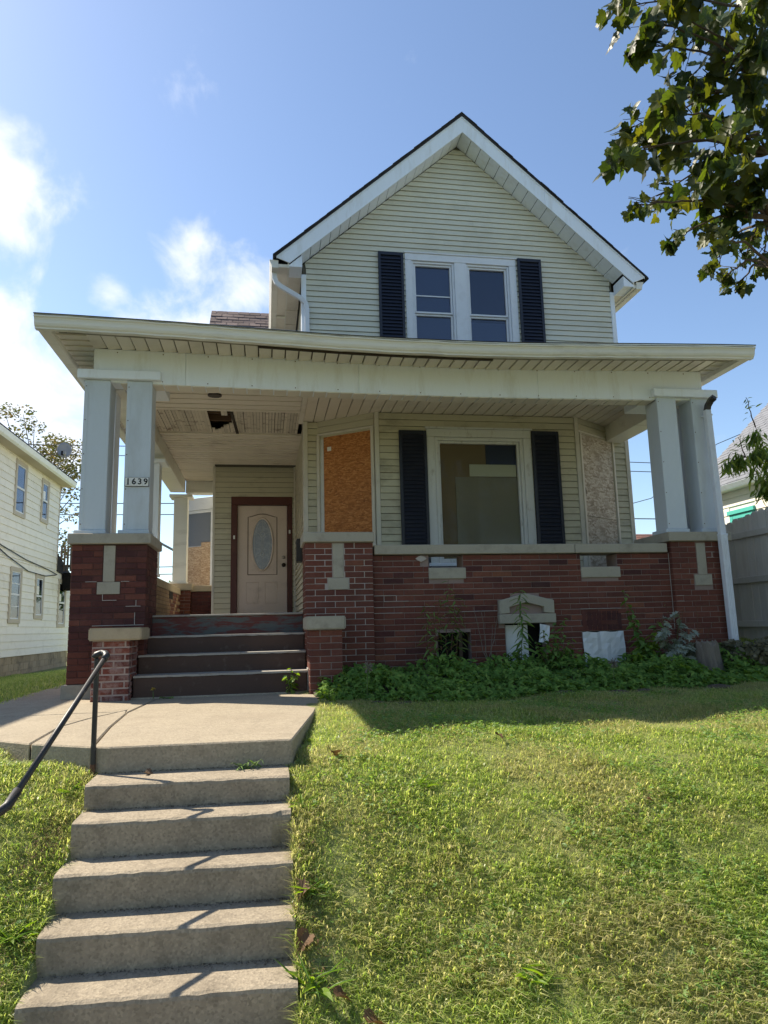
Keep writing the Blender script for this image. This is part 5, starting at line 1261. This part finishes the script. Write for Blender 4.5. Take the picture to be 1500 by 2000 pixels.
branch(mbr, (5.6, 2.2, -1.8), (5.5, 2.3, 2.6), .24, .17, seed=1); branch(mbr, (5.5, 2.3, 2.4), hub, .11, .06, seed=2); branch(mbr, (5.5, 2.3, 2.6), (6.2, 1.5, 6), .14, .05, seed=3); branch(mbr, (5.5, 2.3, 2.6), (5.0, 3.2, 6), .13, .05, seed=4)
for k, q in enumerate(sub): branch(mbr, hub, q, .022, .010, seed=10+k)
leaves = []
for ci, (cx_, cy_, cz_, cr, n, ks) in enumerate(CL):
    cpos = Vector((cx_, cy_, cz_))
    si = min(range(len(sub)), key=lambda k: (sub[k]-cpos).length)
    mid_ = sub[si].lerp(cpos, .5)+Vector((0, 0, .08))
    branch(mbr, sub[si], mid_, .011, .007, seed=ci); branch(mbr, mid_, cpos, .007, .003, seed=ci+70)
    for k in range(4): branch(mbr, mid_.lerp(cpos, .5+.12*k), cpos+Vector((rr.gauss(0, 1), rr.gauss(0, 1), rr.gauss(0, 1))).normalized()*cr*1.05, .0035, .0015, seed=ci*5+k)
    for k in range(int(n*1.15)):
        d_ = Vector((rr.gauss(0, 1), rr.gauss(0, 1), rr.gauss(0, 1))).normalized()*cr*rr.random()**.45
        d_.y *= 2.0; d_.x *= .85
        leaves.append((cpos+d_, rr.uniform(.085, .135)*ks))
mbr.build('branches', m_bark, mapl, recalc=False)
rr.shuffle(leaves)
def leafrot(r):
    # leaf hangs: tip (+y) points down and outwards, blade faces a random way
    tip = Vector((r.uniform(-1, .6), r.uniform(-.8, .8), r.uniform(-1.5, -.25))).normalized()
    nrm = Vector((r.uniform(-.8, .8), r.uniform(-.9, .9), r.uniform(.1, 1.2))); nrm = (nrm-tip*nrm.dot(tip)).normalized(); sx = tip.cross(nrm)
    return Matrix((sx, tip, nrm)).transposed()
stuffV, stuffF = [], []
def tris(b, me):
    out = []
    for f in me.polygons:
        q = list(f.vertices); out += [[b+q[0], b+q[i], b+q[i+1]] for i in range(1, len(q)-1)]
    return out
for i, (p, s_) in enumerate(leaves):
    R_ = leafrot(rr)
    if i < 300:
        o = inst('leaf', ML[i % 4], p, mapl, R_.to_euler(), s_*1.15)
    else:
        b = len(stuffV); me = ML[i % 4]; stuffV += [tuple(p+R_ @ (Vector(v.co)*s_*1.15)) for v in me.vertices]; stuffF += tris(b, me)
for k in range(1900):   # rest of the crown, outside the picture
    p = Vector((rr.uniform(3.7, 7.5), rr.uniform(.0, 4.2), rr.uniform(2.6, 7.5))); v = p.dot(fwd)
    if v > .2:
        X_ = 750+FPX*p.dot(r2)/v
        if X_ < 1515: continue
    R_ = leafrot(rr); b = len(stuffV); me = ML[k % 4]; stuffV += [tuple(p+R_ @ (Vector(v_.co)*.16)) for v_ in me.vertices]; stuffF += tris(b, me)
npmesh('foliage', stuffV, stuffF, m_maple_s, mapl, 'stuff')

# trees across the street (reflected in the windows)
stc = []; rr = random.Random(5); mb = MB()
for k in range(9):
    x = -32+k*8+rr.uniform(-2, 2); y = -17+rr.uniform(-3, 3); hgt = rr.uniform(8, 12)
    branch(mb, (x, y, -1.8), (x, y, hgt*.5), .3, .15, seed=k)
    for j in range(9): stc.append((x+rr.uniform(-3, 3), y+rr.uniform(-2.5, 2.5), rr.uniform(2.0, hgt), rr.uniform(1.2, 2.3)))
stt = mb.build('street_tree_trunks', m_bark, None, recalc=False, kind='stuff')
leafcloud('street_trees', None, m_cover, stc, 9000, .30, 6, kind='stuff')

# long leaved fruit tree behind the fence
pt = thing('fruit_tree', 'young tree with long drooping leaves rising behind the board fence', 'tree', (8.1, 9.6, -.4))
lance = [(0, 0), (.06, .1), (.105, .28), (.11, .45), (.085, .66), (.045, .85), (0, 1), (-.045, .85), (-.085, .66), (-.11, .45), (-.105, .28), (-.06, .1)]
PL = [leafmesh('leaf', lance, m_peach, .5, c_) for c_ in (.35, .7, .1)]
mbr = MB(); rr = random.Random(31)
branch(mbr, (8.1, 9.6, -.6), (7.95, 9.6, 1.9), .05, .03, seed=1)
BR = [((7.95, 9.6, 1.5), (7.35, 9.55, 2.45)), ((7.35, 9.55, 2.45), (7.08, 9.5, 2.50)), ((7.35, 9.55, 2.45), (7.22, 9.5, 2.75)), ((7.95, 9.6, 1.8), (7.62, 9.6, 2.95)), ((7.62, 9.6, 2.95), (7.47, 9.55, 3.42)), ((7.35, 9.55, 2.45), (6.96, 9.5, 2.33)), ((7.95, 9.6, 1.8), (7.55, 9.6, 2.2)), ((7.95, 9.6, 1.9), (8.2, 9.7, 3.1)), ((7.95, 9.6, 1.8), (7.6, 9.6, 1.98)), ((7.62, 9.6, 2.6), (7.45, 9.5, 2.45)), ((7.35, 9.55, 2.45), (7.15, 9.45, 2.38)), ((7.62, 9.6, 2.9), (7.5, 9.5, 2.75)), ((7.95, 9.6, 2.0), (7.5, 9.45, 2.6))]
cnt = [44, 9, 16, 44, 12, 40, 50, 40, 20, 44, 26, 30, 36]
for (a, b), n in zip(BR, cnt):
    P = branch(mbr, a, b, .011, .004, seed=n)
    for k in range(n):
        t = rr.uniform(.25, 1.0); p = Vector(a).lerp(Vector(b), t)+Vector((rr.uniform(-.05, .05), rr.uniform(-.12, .12), rr.uniform(-.06, .04)))
        up_ = b[2] > 2.6 and b[0] < 7.5
        tip = Vector((rr.uniform(-1, .7), rr.uniform(-.7, .7), rr.uniform(-.2, .6) if up_ else rr.uniform(-2.2, -.2))).normalized()
        nr_ = Vector((rr.uniform(-.7, .7), rr.uniform(-1, .6), rr.uniform(.1, 1))); nr_ = (nr_-tip*nr_.dot(tip)).normalized()
        R_ = Matrix((tip.cross(nr_), tip, nr_)).transposed()
        inst('leaf', PL[k % 3], p, pt, R_.to_euler(), rr.uniform(.08, .12) if up_ else rr.uniform(.15, .24))
mbr.build('trunk', m_bark, pt, recalc=False)

# ================================================================== PLANTS
def gz1(x, y): return float(ground_z(np.array([x]), np.array([y]))[0])
def edge_y(x): return float(np.interp(x, [.5, 1.0, 1.8, 3.5, 5.4, 7.0], [7.35, 6.95, 6.62, 6.85, 7.0, 7.1]))
# bed soil
V, F = [], []; nxb = 60
for i in range(nxb+1):
    x = .5+6.3*i/nxb
    for j in range(6):
        y = edge_y(x)+.05+(8.36-edge_y(x)-.05)*j/5; V.append((x, y, gz1(x, y)+.012+.05*j/5))
for i in range(nxb):
    for j in range(5): a = i*6+j; F.append((a, a+6, a+7, a+1))
mb = MB(); mb.add(V, F); o = mb.build('flower_bed', m_soil); tag(o, kind='structure')
# ground cover: three lobed leaves on a mounded surface
def cover_h(x, y):
    e = edge_y(x); t = max(0, min(1, (y-e)/.35)); back = max(0, min(1, (8.38-y)/.25))
    h = (.16+.07*math.sin(x*3.1+1)*math.sin(y*4+x)+.05*math.sin(x*7.3))*math.sqrt(t)+.08*max(0, min(1, (y-7.2)/.9))
    return max(.04, h)*(.75+.25*back)
rr = random.Random(55); V, F = [], []
def addleaf3(P, R_, s_):
    b = len(V)
    for ang in (-.95, 0, .95):
        ca, sa = math.cos(ang), math.sin(ang); bb = len(V)
        for (px, py, pz) in ((0, 0, 0), (.24, .38, .05), (.14, .72, -.02), (0, .98, -.14), (-.14, .72, -.02), (-.24, .38, .05)):
            q = Vector((px*ca+py*sa, -px*sa+py*ca, pz)); V.append(tuple(P+R_ @ (q*s_)))
        F.append([bb, bb+1, bb+2, bb+3]); F.append([bb, bb+3, bb+4, bb+5])
for k in range(7200):
    x = rr.uniform(.55, 5.35) if rr.random() < .93 else rr.uniform(5.2, 5.7); e = edge_y(x); y = e+(8.34-e)*rr.random()**1.35
    if abs(x-5.1) < .16 and 7.4 < y < 7.75: continue
    h = cover_h(x, y)*rr.uniform(.45, 1.12) if rr.random() < .75 else cover_h(x, y)*rr.uniform(0, .6)
    p = Vector((x, y, gz1(x, y)+h)); nrm = Vector((rr.uniform(-.6, .6), rr.uniform(-1.0, .25), rr.uniform(.5, 1.2))).normalized()
    tip = Vector((rr.uniform(-1, 1), rr.uniform(-1, .4), 0)); tip = (tip-nrm*tip.dot(nrm)).normalized()
    addleaf3(p, Matrix((tip.cross(nrm), tip, nrm)).transposed(), rr.uniform(.040, .080))
npmesh('ground_cover', V, F, m_cover, kind='stuff')
bpy.data.objects['ground_cover']['label'] = 'low green ground cover along the foot of the porch wall'
# dry seed heads standing out of the cover
for x, y, z, n in ((.98, 7.0, -.40, 'left'), (3.55, 6.95, -.44, 'right')):
    t = thing('seed_head', 'round dry seed head among the ground cover, %s' % ('nearer the steps' if n == 'left' else 'below the crumpled white sheet'), 'plant', (x, y, -.7))
    mb = MB(); mb.tube([(x, y, -.68), (x+.01, y, z)], .004, 5); mb.build('stem', m_stem, t)
    mb = MB(); q = random.Random(n)
    for k in range(46):
        d = Vector((q.gauss(0, 1), q.gauss(0, 1), q.gauss(0, 1))).normalized(); mb.tube([Vector((x+.01, y, z)), Vector((x+.01, y, z))+d*.055], [.0012, .004], 4)
    mb.build('seeds', m_stump, t, recalc=False)

def orient(tip, r, up=(0, 0, 1), roll=.6):
    tip = Vector(tip).normalized(); n = Vector(up)+Vector((r.uniform(-roll, roll), r.uniform(-roll, roll), r.uniform(-roll, roll))); n = (n-tip*n.dot(tip)).normalized()
    return Matrix((tip.cross(n), tip, n)).transposed().to_euler()
LANCE = lambda m: leafmesh('leaf', [(x*.75, y) for x, y in lance], m, .4, .35)
ovate = [(0, 0), (.14, .06), (.27, .22), (.30, .42), (.22, .66), (.10, .86), (0, 1), (-.10, .86), (-.22, .66), (-.30, .42), (-.27, .22), (-.14, .06)]
OV = lambda m: leafmesh('leaf', ovate, m, .3, .3)
pin = [(0, 0), (.05, .12), (.26, .24), (.09, .30), (.32, .50), (.10, .52), (.24, .74), (.07, .74), (0, 1)]; pin = pin+[(-x, y) for x, y in pin[-2:0:-1]]
PIN = lambda m: leafmesh('leaf', pin, m, .2, .25)
L_weed, L_ov, L_red, L_silver, L_bright, L_yel, L_pinw = LANCE(m_weed), OV(m_weed), LANCE(m_weed_red), PIN(m_silver), OV(m_weed_br), OV(m_yellow), PIN(m_weed)
def stems(root, mb, base, tops, r0=.006, seed=0):
    out = []
    for k, t in enumerate(tops): out.append(branch(mb, base if not isinstance(base, list) else base[k], t, r0, r0*.35, seed=seed+k))
    return out
def plant(name, label, base, tops, me, n, ls, seed, stemm, bases=None, droop=-.2, along=(.15, 1), whorl=None, spread=1.0):
    t = thing(name, label, 'weed', base, None); mb = MB(); q = random.Random(seed); B = bases or [base]*len(tops)
    for b_, tp in zip(B, tops): branch(mb, b_, tp, .006, .0022, seed=seed)
    mb.build('stem', stemm, t, recalc=False)
    for k in range(n):
        i = k % len(tops); b_, tp = Vector(B[i]), Vector(tops[i]); f = along[0]+(along[1]-along[0])*((k//len(tops))+.5)/(n/len(tops))
        p = b_.lerp(tp, f); a = k*2.4+q.uniform(-.4, .4)
        tip = (math.cos(a)*spread, math.sin(a)*spread, droop+q.uniform(-.3, .35))
        mm = me[k % len(me)] if isinstance(me, list) else me
        inst('leaf', mm, p, t, orient(tip, q), q.uniform(*ls)*(1.15-.5*f))
    return t
plant('weed_clump', 'tall reddish seeding weeds against the brick below the left scupper', (2.1, 8.12, -.62), [(2.02, 8.1, .34), (2.14, 8.12, .52), (1.92, 8.0, .16), (2.28, 8.1, .26), (2.2, 8.05, .38), (1.83, 8.05, .26)], [L_red, L_weed, L_weed], 150, (.11, .20), 3, m_stemred, bases=[(2.0, 8.15, -.6), (2.1, 8.15, -.6), (1.96, 8.1, -.6), (2.2, 8.15, -.6), (2.14, 8.1, -.6), (1.9, 8.1, -.6)])
plant('dry_weed', 'bare thin dry weed stalks right of the left cellar opening', (2.62, 8.2, -.6), [(2.55, 8.2, .15), (2.68, 8.2, -.02), (2.75, 8.15, .22), (2.45, 8.2, .2)], L_red, 14, (.04, .07), 5, m_stump)
plant('tall_weed', 'single tall upright weed with narrow leaves before the stone hood', (2.98, 8.02, -.62), [(2.985, 8.0, .38)], L_weed, 58, (.15, .22), 7, m_stem, droop=-.25, along=(.12, 1))
plant('rose_bush', 'leafy dark bush before the right side of the stone hood', (3.28, 8.0, -.62), [(3.22, 7.95, -.1), (3.4, 8.0, -.02), (3.52, 8.02, .03), (3.12, 7.95, -.22), (3.6, 8.0, -.2), (3.34, 7.9, -.28), (3.45, 7.9, -.15)], L_ov, 150, (.06, .12), 9, m_stemred)
plant('vine_plant', 'pale round leaved vine climbing right of the crumpled white sheet', (4.5, 8.0, -.6), [(4.36, 8.1, .35), (4.44, 8.05, .05), (4.62, 7.95, -.15), (4.7, 7.95, -.02), (4.5, 7.9, -.28), (4.35, 7.9, -.4)], [L_ov, L_ov, L_bright], 110, (.10, .17), 11, m_stem)
plant('silver_plant', 'silvery grey jagged leaved plant left of the tree stump', (4.88, 7.95, -.6), [(4.72, 7.9, .0), (4.95, 7.9, .06), (5.06, 7.85, -.15), (4.75, 7.75, -.25), (5.0, 7.7, -.3), (4.88, 7.7, -.32), (5.15, 7.8, -.32), (4.6, 7.75, -.15)], L_silver, 150, (.16, .25), 13, m_stem, along=(.3, 1.05))
plant('dry_weed', 'reddish dried stalks rising behind the silvery plant', (5.2, 8.1, -.6), [(5.12, 8.1, .1), (5.35, 8.1, .28), (5.5, 8.05, -.05), (4.9, 8.12, .22), (5.3, 8.0, -.05)], L_red, 40, (.03, .06), 15, m_stemred)
plant('step_weed', 'small green weed growing on the lowest porch step at right', (.275, 7.90, -.70), [(.27, 7.88, -.42), (.22, 7.87, -.50), (.33, 7.87, -.48)], [L_ov, L_bright], 30, (.06, .10), 17, m_stem)
plant('bright_weed', 'bright yellow green sprig at the corner of the ground cover', (.60, 6.75, -.72), [(.58, 6.7, -.56), (.66, 6.7, -.52), (.52, 6.72, -.60)], L_bright, 18, (.06, .10), 19, m_stem)
plant('yellow_flower', 'tiny yellow flower in the walk crack by the porch steps', (-1.16, 7.86, -.69), [(-1.165, 7.86, -.585)], L_yel, 14, (.025, .045), 21, m_stem, droop=.2, along=(.8, 1.05))
plant('crack_weed', 'flat dark weed in the joint of the walk before the steps', (-1.02, 7.85, -.69), [(-.95, 7.84, -.675), (-1.1, 7.86, -.675)], L_ov, 16, (.03, .05), 22, m_stem)
plant('sprig', 'small leafy weed at the base of the pad riser near its right end', (-.12, 4.66, -.86), [(-.10, 4.63, -.80), (-.2, 4.62, -.81), (-.02, 4.62, -.80)], L_weed, 24, (.05, .09), 23, m_stem)
db = thing('dry_bush', 'low grey brown dying bush right of the tree stump', 'shrub', (5.75, 7.6, -.6))
mb = MB(); q = random.Random(4)
for k in range(40): branch(mb, (5.7+q.uniform(-.3, .4), 7.6+q.uniform(-.2, .2), -.62), (5.8+q.uniform(-.55, .9), 7.55+q.uniform(-.35, .35), q.uniform(-.5, -.22)), .005, .0015, seed=k)
mb.build('twigs', m_stump, db, recalc=False)
leafcloud('foliage', db, m_drybush, [(5.45, 7.6, -.52, .17), (5.65, 7.5, -.45, .22), (5.9, 7.55, -.42, .24), (6.2, 7.6, -.45, .24), (6.5, 7.7, -.42, .26), (5.8, 7.2, -.6, .18), (6.2, 7.2, -.58, .2), (6.6, 7.35, -.5, .22), (5.5, 7.75, -.38, .16)], 3600, .038, 8)
# stump
sp = thing('tree_stump', 'short weathered grey tree stump at the right end of the flower bed', 'stump', (5.1, 7.6, -.7))
V, F = [], []; q = random.Random(12); ns = 40; jit = [1+.10*math.sin(3*a*2*PI/ns+1)+.05*math.sin(a*2.2)+q.uniform(-.07, .07) for a in range(ns)]
for lv, (z, r, dx) in enumerate(((-.78, .165, .03), (-.62, .138, .02), (-.45, .124, 0), (-.305, .120, -.012), (-.285, .108, -.012))):
    for a in range(ns): V.append((5.1+dx+r*jit[a]*math.cos(2*PI*a/ns), 7.6+r*jit[a]*math.sin(2*PI*a/ns), z+(.022*math.sin(a*.8)+.016*math.cos(a*1.9) if lv > 2 else 0)))
for lv in range(4):
    for a in range(ns): F.append((lv*ns+a, lv*ns+(a+1) % ns, (lv+1)*ns+(a+1) % ns, (lv+1)*ns+a))
F.append(tuple(4*ns+a for a in range(ns)))
mb = MB(); mb.add(V, F); mb.build('stump_wood', m_stump, sp)
# edging stones under the ground cover
q = random.Random(3)
for k, (x, y, s_) in enumerate(((1.05, 6.86, .07), (1.32, 6.75, .06), (2.9, 6.72, .09), (3.5, 6.78, .10), (3.8, 6.80, .08), (4.7, 6.9, .12))):
    V = []; mb = MB(); bm = bmesh.new(); bmesh.ops.create_icosphere(bm, subdivisions=2, radius=1)
    V = [(x+v.co.x*s_*1.4*(1+.15*math.sin(5*v.co.y+k)), y+v.co.y*s_*.8, gz1(x, y)-.012+v.co.z*s_*.45) for v in bm.verts]; F = [tuple(v.index for v in f.verts) for f in bm.faces]; bm.free()
    mb.add(V, F); o = mb.build('edging_stone', m_bark, None, recalc=False); tag(o, ['flat edging stone nearest the walk, half under the ground cover', 'second edging stone from the walk, under the ground cover', 'dark edging stone below the middle of the bed', 'wide edging stone below the crumpled white sheet', 'edging stone just right of the widest one', 'edging stone nearest the tree stump'][k], 'stone', 'edging stones of the flower bed')

# ================================================================== GRASS
def vnoise(x, y, f, seed):
    r = np.random.RandomState(seed); T = r.rand(64, 64); u, v = x*f, y*f; i, j = np.floor(u).astype(int), np.floor(v).astype(int); a, b = u-i, v-j; a = a*a*(3-2*a); b = b*b*(3-2*b)
    g_ = lambda p, q: T[p % 64, q % 64]
    return (g_(i, j)*(1-a)+g_(i+1, j)*a)*(1-b)+(g_(i, j+1)*(1-a)+g_(i+1, j+1)*a)*b
camv = np.array(fwd); rv = np.array(r2); uv = np.array(u2)
def grass(name, n, xr, yr, h, w, seed, mats, dens=None, lean=.5, label=None):
    r = np.random.RandomState(seed); x = r.uniform(*xr, n); y = yr[0]+(yr[1]-yr[0])*r.rand(n)
    keep = np.ones(n, bool)
    onstep = (x > -1.03) & (x < .128) & (y < 4.8) & (y > 2.2)
    onpad = (x > np.interp(y, [4.7, 4.9, 5.06, 5.4, 6, 6.8, 30], [-1.0, -1.2, -1.53, -1.84, -2.4, -2.66, -2.84])) & (x < np.interp(y, [4.7, 6.1, 7.05, 8], [.19, .42, .54, .54])) & (y > 4.7)
    eb = np.interp(x, [.5, 1.0, 1.8, 3.5, 5.4, 7.0], [7.35, 6.95, 6.62, 6.85, 7.0, 7.1]); onbed = (y > eb+.12) & (x > .5) & (x < 6.0)
    hs = (y > 8.2) & (x > -2.25) & (x < 6.05)
    keep &= ~(onstep | onpad | onbed | hs)
    if dens is not None: keep &= r.rand(n) < dens(x, y)
    x, y = x[keep], y[keep]; n = len(x); z = ground_z(x, y)
    clump = vnoise(x, y, 5.5, 1)*.6+vnoise(x, y, 14, 2)*.4; dry = vnoise(x, y, 1.1, 3)*.55+vnoise(x, y, 3.1, 4)*.45
    dry = dry-.06*(1-sstep(3.6, 4.6, y))+.13*sstep(4.0, 5.6, y)*(x > .3)+.08*sstep(1.5, 4, x)
    hh = h*(.62+.75*clump)*r.uniform(.6, 1.25, n); ww = w*r.uniform(.7, 1.35, n)
    a = r.uniform(0, 2*PI, n); ln = lean*r.uniform(.15, 1.3, n)
    d = np.stack([np.cos(a), np.sin(a), 0*a], 1); sd_ = np.stack([-np.sin(a), np.cos(a), 0*a], 1)
    P = np.stack([x, y, z-.008], 1); hw = (ww*.5)[:, None]
    M_ = P+d*(hh*ln*.35)[:, None]+np.array([0, 0, 1])*(hh*.6)[:, None]
    T_ = P+d*(hh*ln*1.0)[:, None]+np.array([0, 0, 1])*(hh*(1.0-.35*np.minimum(ln, 1)))[:, None]
    if w < .004:   # fine lawn blades: one slender triangle each
        V = np.stack([P-sd_*hw, P+sd_*hw, T_], 1).reshape(-1, 3); F = np.arange(n*3).reshape(n, 3)
    else:
        V = np.stack([P-sd_*hw, P+sd_*hw, M_+sd_*hw*.8, M_-sd_*hw*.8, T_], 1).reshape(-1, 3); b = np.arange(n)[:, None]*5
        F = np.concatenate([b+np.array([[0, 1, 2]]), b+np.array([[0, 2, 3]]), b+np.array([[3, 2, 4]])], 1).reshape(-1, 3)
    mi = np.repeat((r.rand(n) < np.clip((dry-.47)*3.2, .06, .78)).astype(int), len(F)//max(1, n))
    o = npmesh(name, V, F, None, kind='stuff', matidx=mi, mats=mats); print('GRASS', name, n, len(F))
    if label: o['label'] = label
    return o
G2 = [m_grass, m_grassdry]
def near_density(x, y):
    return np.clip(3.7/np.maximum(np.hypot(x*.5, y), 1), .15, 1)
bare = lambda x, y: np.clip((vnoise(x, y, 2.7, 9)*.6+vnoise(x, y, 7, 8)*.4-.22)*6, .45, 1)
grass('grass', 2350000, (-3.6, 9.5), (2.45, 8.9), .040, .0038, 1, G2, lambda x, y: near_density(x, y)*bare(x, y), 1.5, 'mown patchy lawn of the front bank')
grass('broad_grass', 480000, (-3.4, 8.5), (2.45, 7.0), .050, .0060, 2, [m_grass, m_grassdry], lambda x, y: near_density(x, y)**1.5*np.clip((vnoise(x, y, 3.3, 11)*.6+vnoise(x, y, 9, 12)*.4-.36)*4, .12, 1), 1.7, 'broad bladed crabgrass tufts in the bank')
edge = lambda x, y: (((x > -1.22) & (x < -1.02)) | ((x > .14) & (x < .34)))*np.clip((vnoise(x, y, 6, 21)-.35)*4, .1, 1)
grass('edge_grass', 30000, (-1.25, .36), (2.9, 4.9), .055, .0045, 3, [m_grass, m_grassdry], edge, 1.1, 'longer grass hanging over the edges of the concrete steps')
grass('side_lawn', 90000, (-8.0, -2.5), (7.5, 24), .07, .012, 5, [m_grass, m_grass], None, .7, 'shaded lawn beside the cream house')
grass('side_lawn', 26000, (5.6, 8.5), (6.5, 12), .06, .007, 6, [m_grass, m_grass], None, .7, 'shaded grass at the foot of the board fence')
# clover and small broadleaf weeds through the lawn
r = np.random.RandomState(12); V, F = [], []; rr = random.Random(99)
for k in range(9000):
    x, y = rr.uniform(-2.2, 4.6), rr.uniform(2.9, 6.6)
    if -1.1 < x < .2 and y < 4.85: continue
    if -2.6 < x < .55 and y > 4.7: continue
    if rr.random() > max(.05, (float(vnoise(np.array([x]), np.array([y]), 2.1, 31)[0])-.45)*3.2): continue
    for j in range(5):
        p = Vector((x+rr.gauss(0, .03), y+rr.gauss(0, .03), 0)); p.z = gz1(p.x, p.y)+rr.uniform(.008, .045)
        nrm = Vector((rr.uniform(-.7, .7), rr.uniform(-.7, .7), 1)).normalized(); tip = Vector((rr.uniform(-1, 1), rr.uniform(-1, 1), 0)); tip = (tip-nrm*tip.dot(nrm)).normalized()
        addleaf3(p, Matrix((tip.cross(nrm), tip, nrm)).transposed(), rr.uniform(.010, .024))
o = npmesh('clover', V, F, m_clover, kind='stuff'); o['label'] = 'clover and small broadleaf weeds scattered in the lawn'
# individual broad weeds by the steps and fallen leaves
for k, (x, y, s_, lab) in enumerate(((.20, 3.38, .19, 'big broad leaved grass tuft at the bottom right of the steps'), (.24, 3.75, .12, 'broad bladed tuft beside the fifth concrete step'), (.22, 4.25, .11, 'bright tuft overhanging the third concrete step at right'), (-1.13, 3.75, .13, 'dark leafy tuft left of the lower steps'), (-1.12, 4.62, .10, 'pale tuft at the foot of the handrail post'), (1.15, 3.15, .14, 'broad leaved weed in the lawn near the bottom edge'), (.95, 4.35, .11, 'bright narrow leaved weed in the middle of the lawn'))):
    z = gz1(x, y); q = random.Random(k+200)
    t = thing('grass_tuft', lab, 'grass tuft', (x, y, z), 'grass tufts on the bank')
    for j in range(34):
        a = q.uniform(0, 2*PI); tip = (math.cos(a), math.sin(a), q.uniform(.15, 1.3))
        inst('blade', L_weed if j % 3 else L_bright, (x+q.gauss(0, .03), y+q.gauss(0, .03), z+.0), t, orient(tip, q, (0, 0, 1), .4), (s_*q.uniform(.22, .38), s_*q.uniform(.45, .95), s_*.8))
FLm = leafmesh('leaf', lob, m_deadleaf, .6, .8)
for k, (x, y, lab) in enumerate(((.20, 3.52, 'curled brown maple leaf in the grass right of the lower steps'), (.21, 3.72, 'dry brown leaf right of the fifth step'), (.30, 3.28, 'large dead maple leaf in the tuft by the bottom step'), (.42, 3.16, 'dead brown leaf near the bottom edge of the lawn'), (-.72, 4.66, 'small brown leaf under the pad edge by the post'), (.42, 4.72, 'orange red fallen leaf in the grass right of the pad'), (1.6, 4.9, 'pale dry leaf on the upper lawn'), (2.2, 4.0, 'small dry leaf on the right lawn'))):
    z = gz1(x, y)+.05
    for yy, zz in zip(NY[::-1], [-.7]+NZ[::-1]):
        if -1 < x < .14 and y >= yy-.02: z = zz+.012; break
    q = random.Random(k+31); o = inst('fallen_leaf', FLm, (x, y, z), None, (q.uniform(-.4, .4), q.uniform(-.4, .4), q.uniform(0, 6)), q.uniform(.07, .11)*(.6 if k in (4, 6, 7) else 1))
    tag(o, lab, 'fallen leaf', 'fallen leaves')
# soil and crumbs gathered in the back corners of the treads
V, F = [], []; rr = random.Random(71)
for i in range(1, 6):
    z = NZ[i-1] if i < 6 else -.7; yb = NY[i]
    for k in range(420):
        x = -1.0+1.12*rr.random()**(1 if rr.random() < .5 else .6); y = yb-SK*((x+1.02)/1.16-.5)-abs(rr.gauss(0, .022))-.006; L = rr.uniform(.003, .013); a = rr.uniform(0, 6.3); b = len(V)
        zz = z+.007; V += [(x, y, zz), (x+L*math.cos(a), y+L*math.sin(a)*.6, zz+rr.uniform(0, .003)), (x+L*.6*math.cos(a+1.2), y+L*.6*math.sin(a+1.2)*.6, zz+rr.uniform(0, .007))]; F.append([b, b+1, b+2])
o = npmesh('step_dirt', V, F, m_soil, kind='stuff'); o['label'] = 'soil and crumbs gathered at the back of the concrete treads'
# strip of bare litter left of the steps
V, F = [], []; rr = random.Random(61)
for k in range(900):
    side = rr.random()
    x, y = (-1.16+rr.gauss(0, .07), 4.18+rr.gauss(0, .13)) if side < .5 else ((-1.14+rr.gauss(0, .05), 3.7+rr.gauss(0, .15)) if side < .7 else (.23+rr.gauss(0, .05), 3.65+rr.gauss(0, .22)))
    z = gz1(x, y)+rr.uniform(.005, .03); a = rr.uniform(0, 2*PI); L = rr.uniform(.012, .04); w = rr.uniform(.003, .009); b = len(V)
    V += [(x, y, z), (x+w*math.sin(a), y-w*math.cos(a), z), (x+L*math.cos(a), y+L*math.sin(a), z+rr.uniform(-.01, .02))]; F.append([b, b+1, b+2])
o = npmesh('dry_litter', V, F, m_deadleaf, kind='stuff'); o['label'] = 'dry grass litter beside the concrete steps'
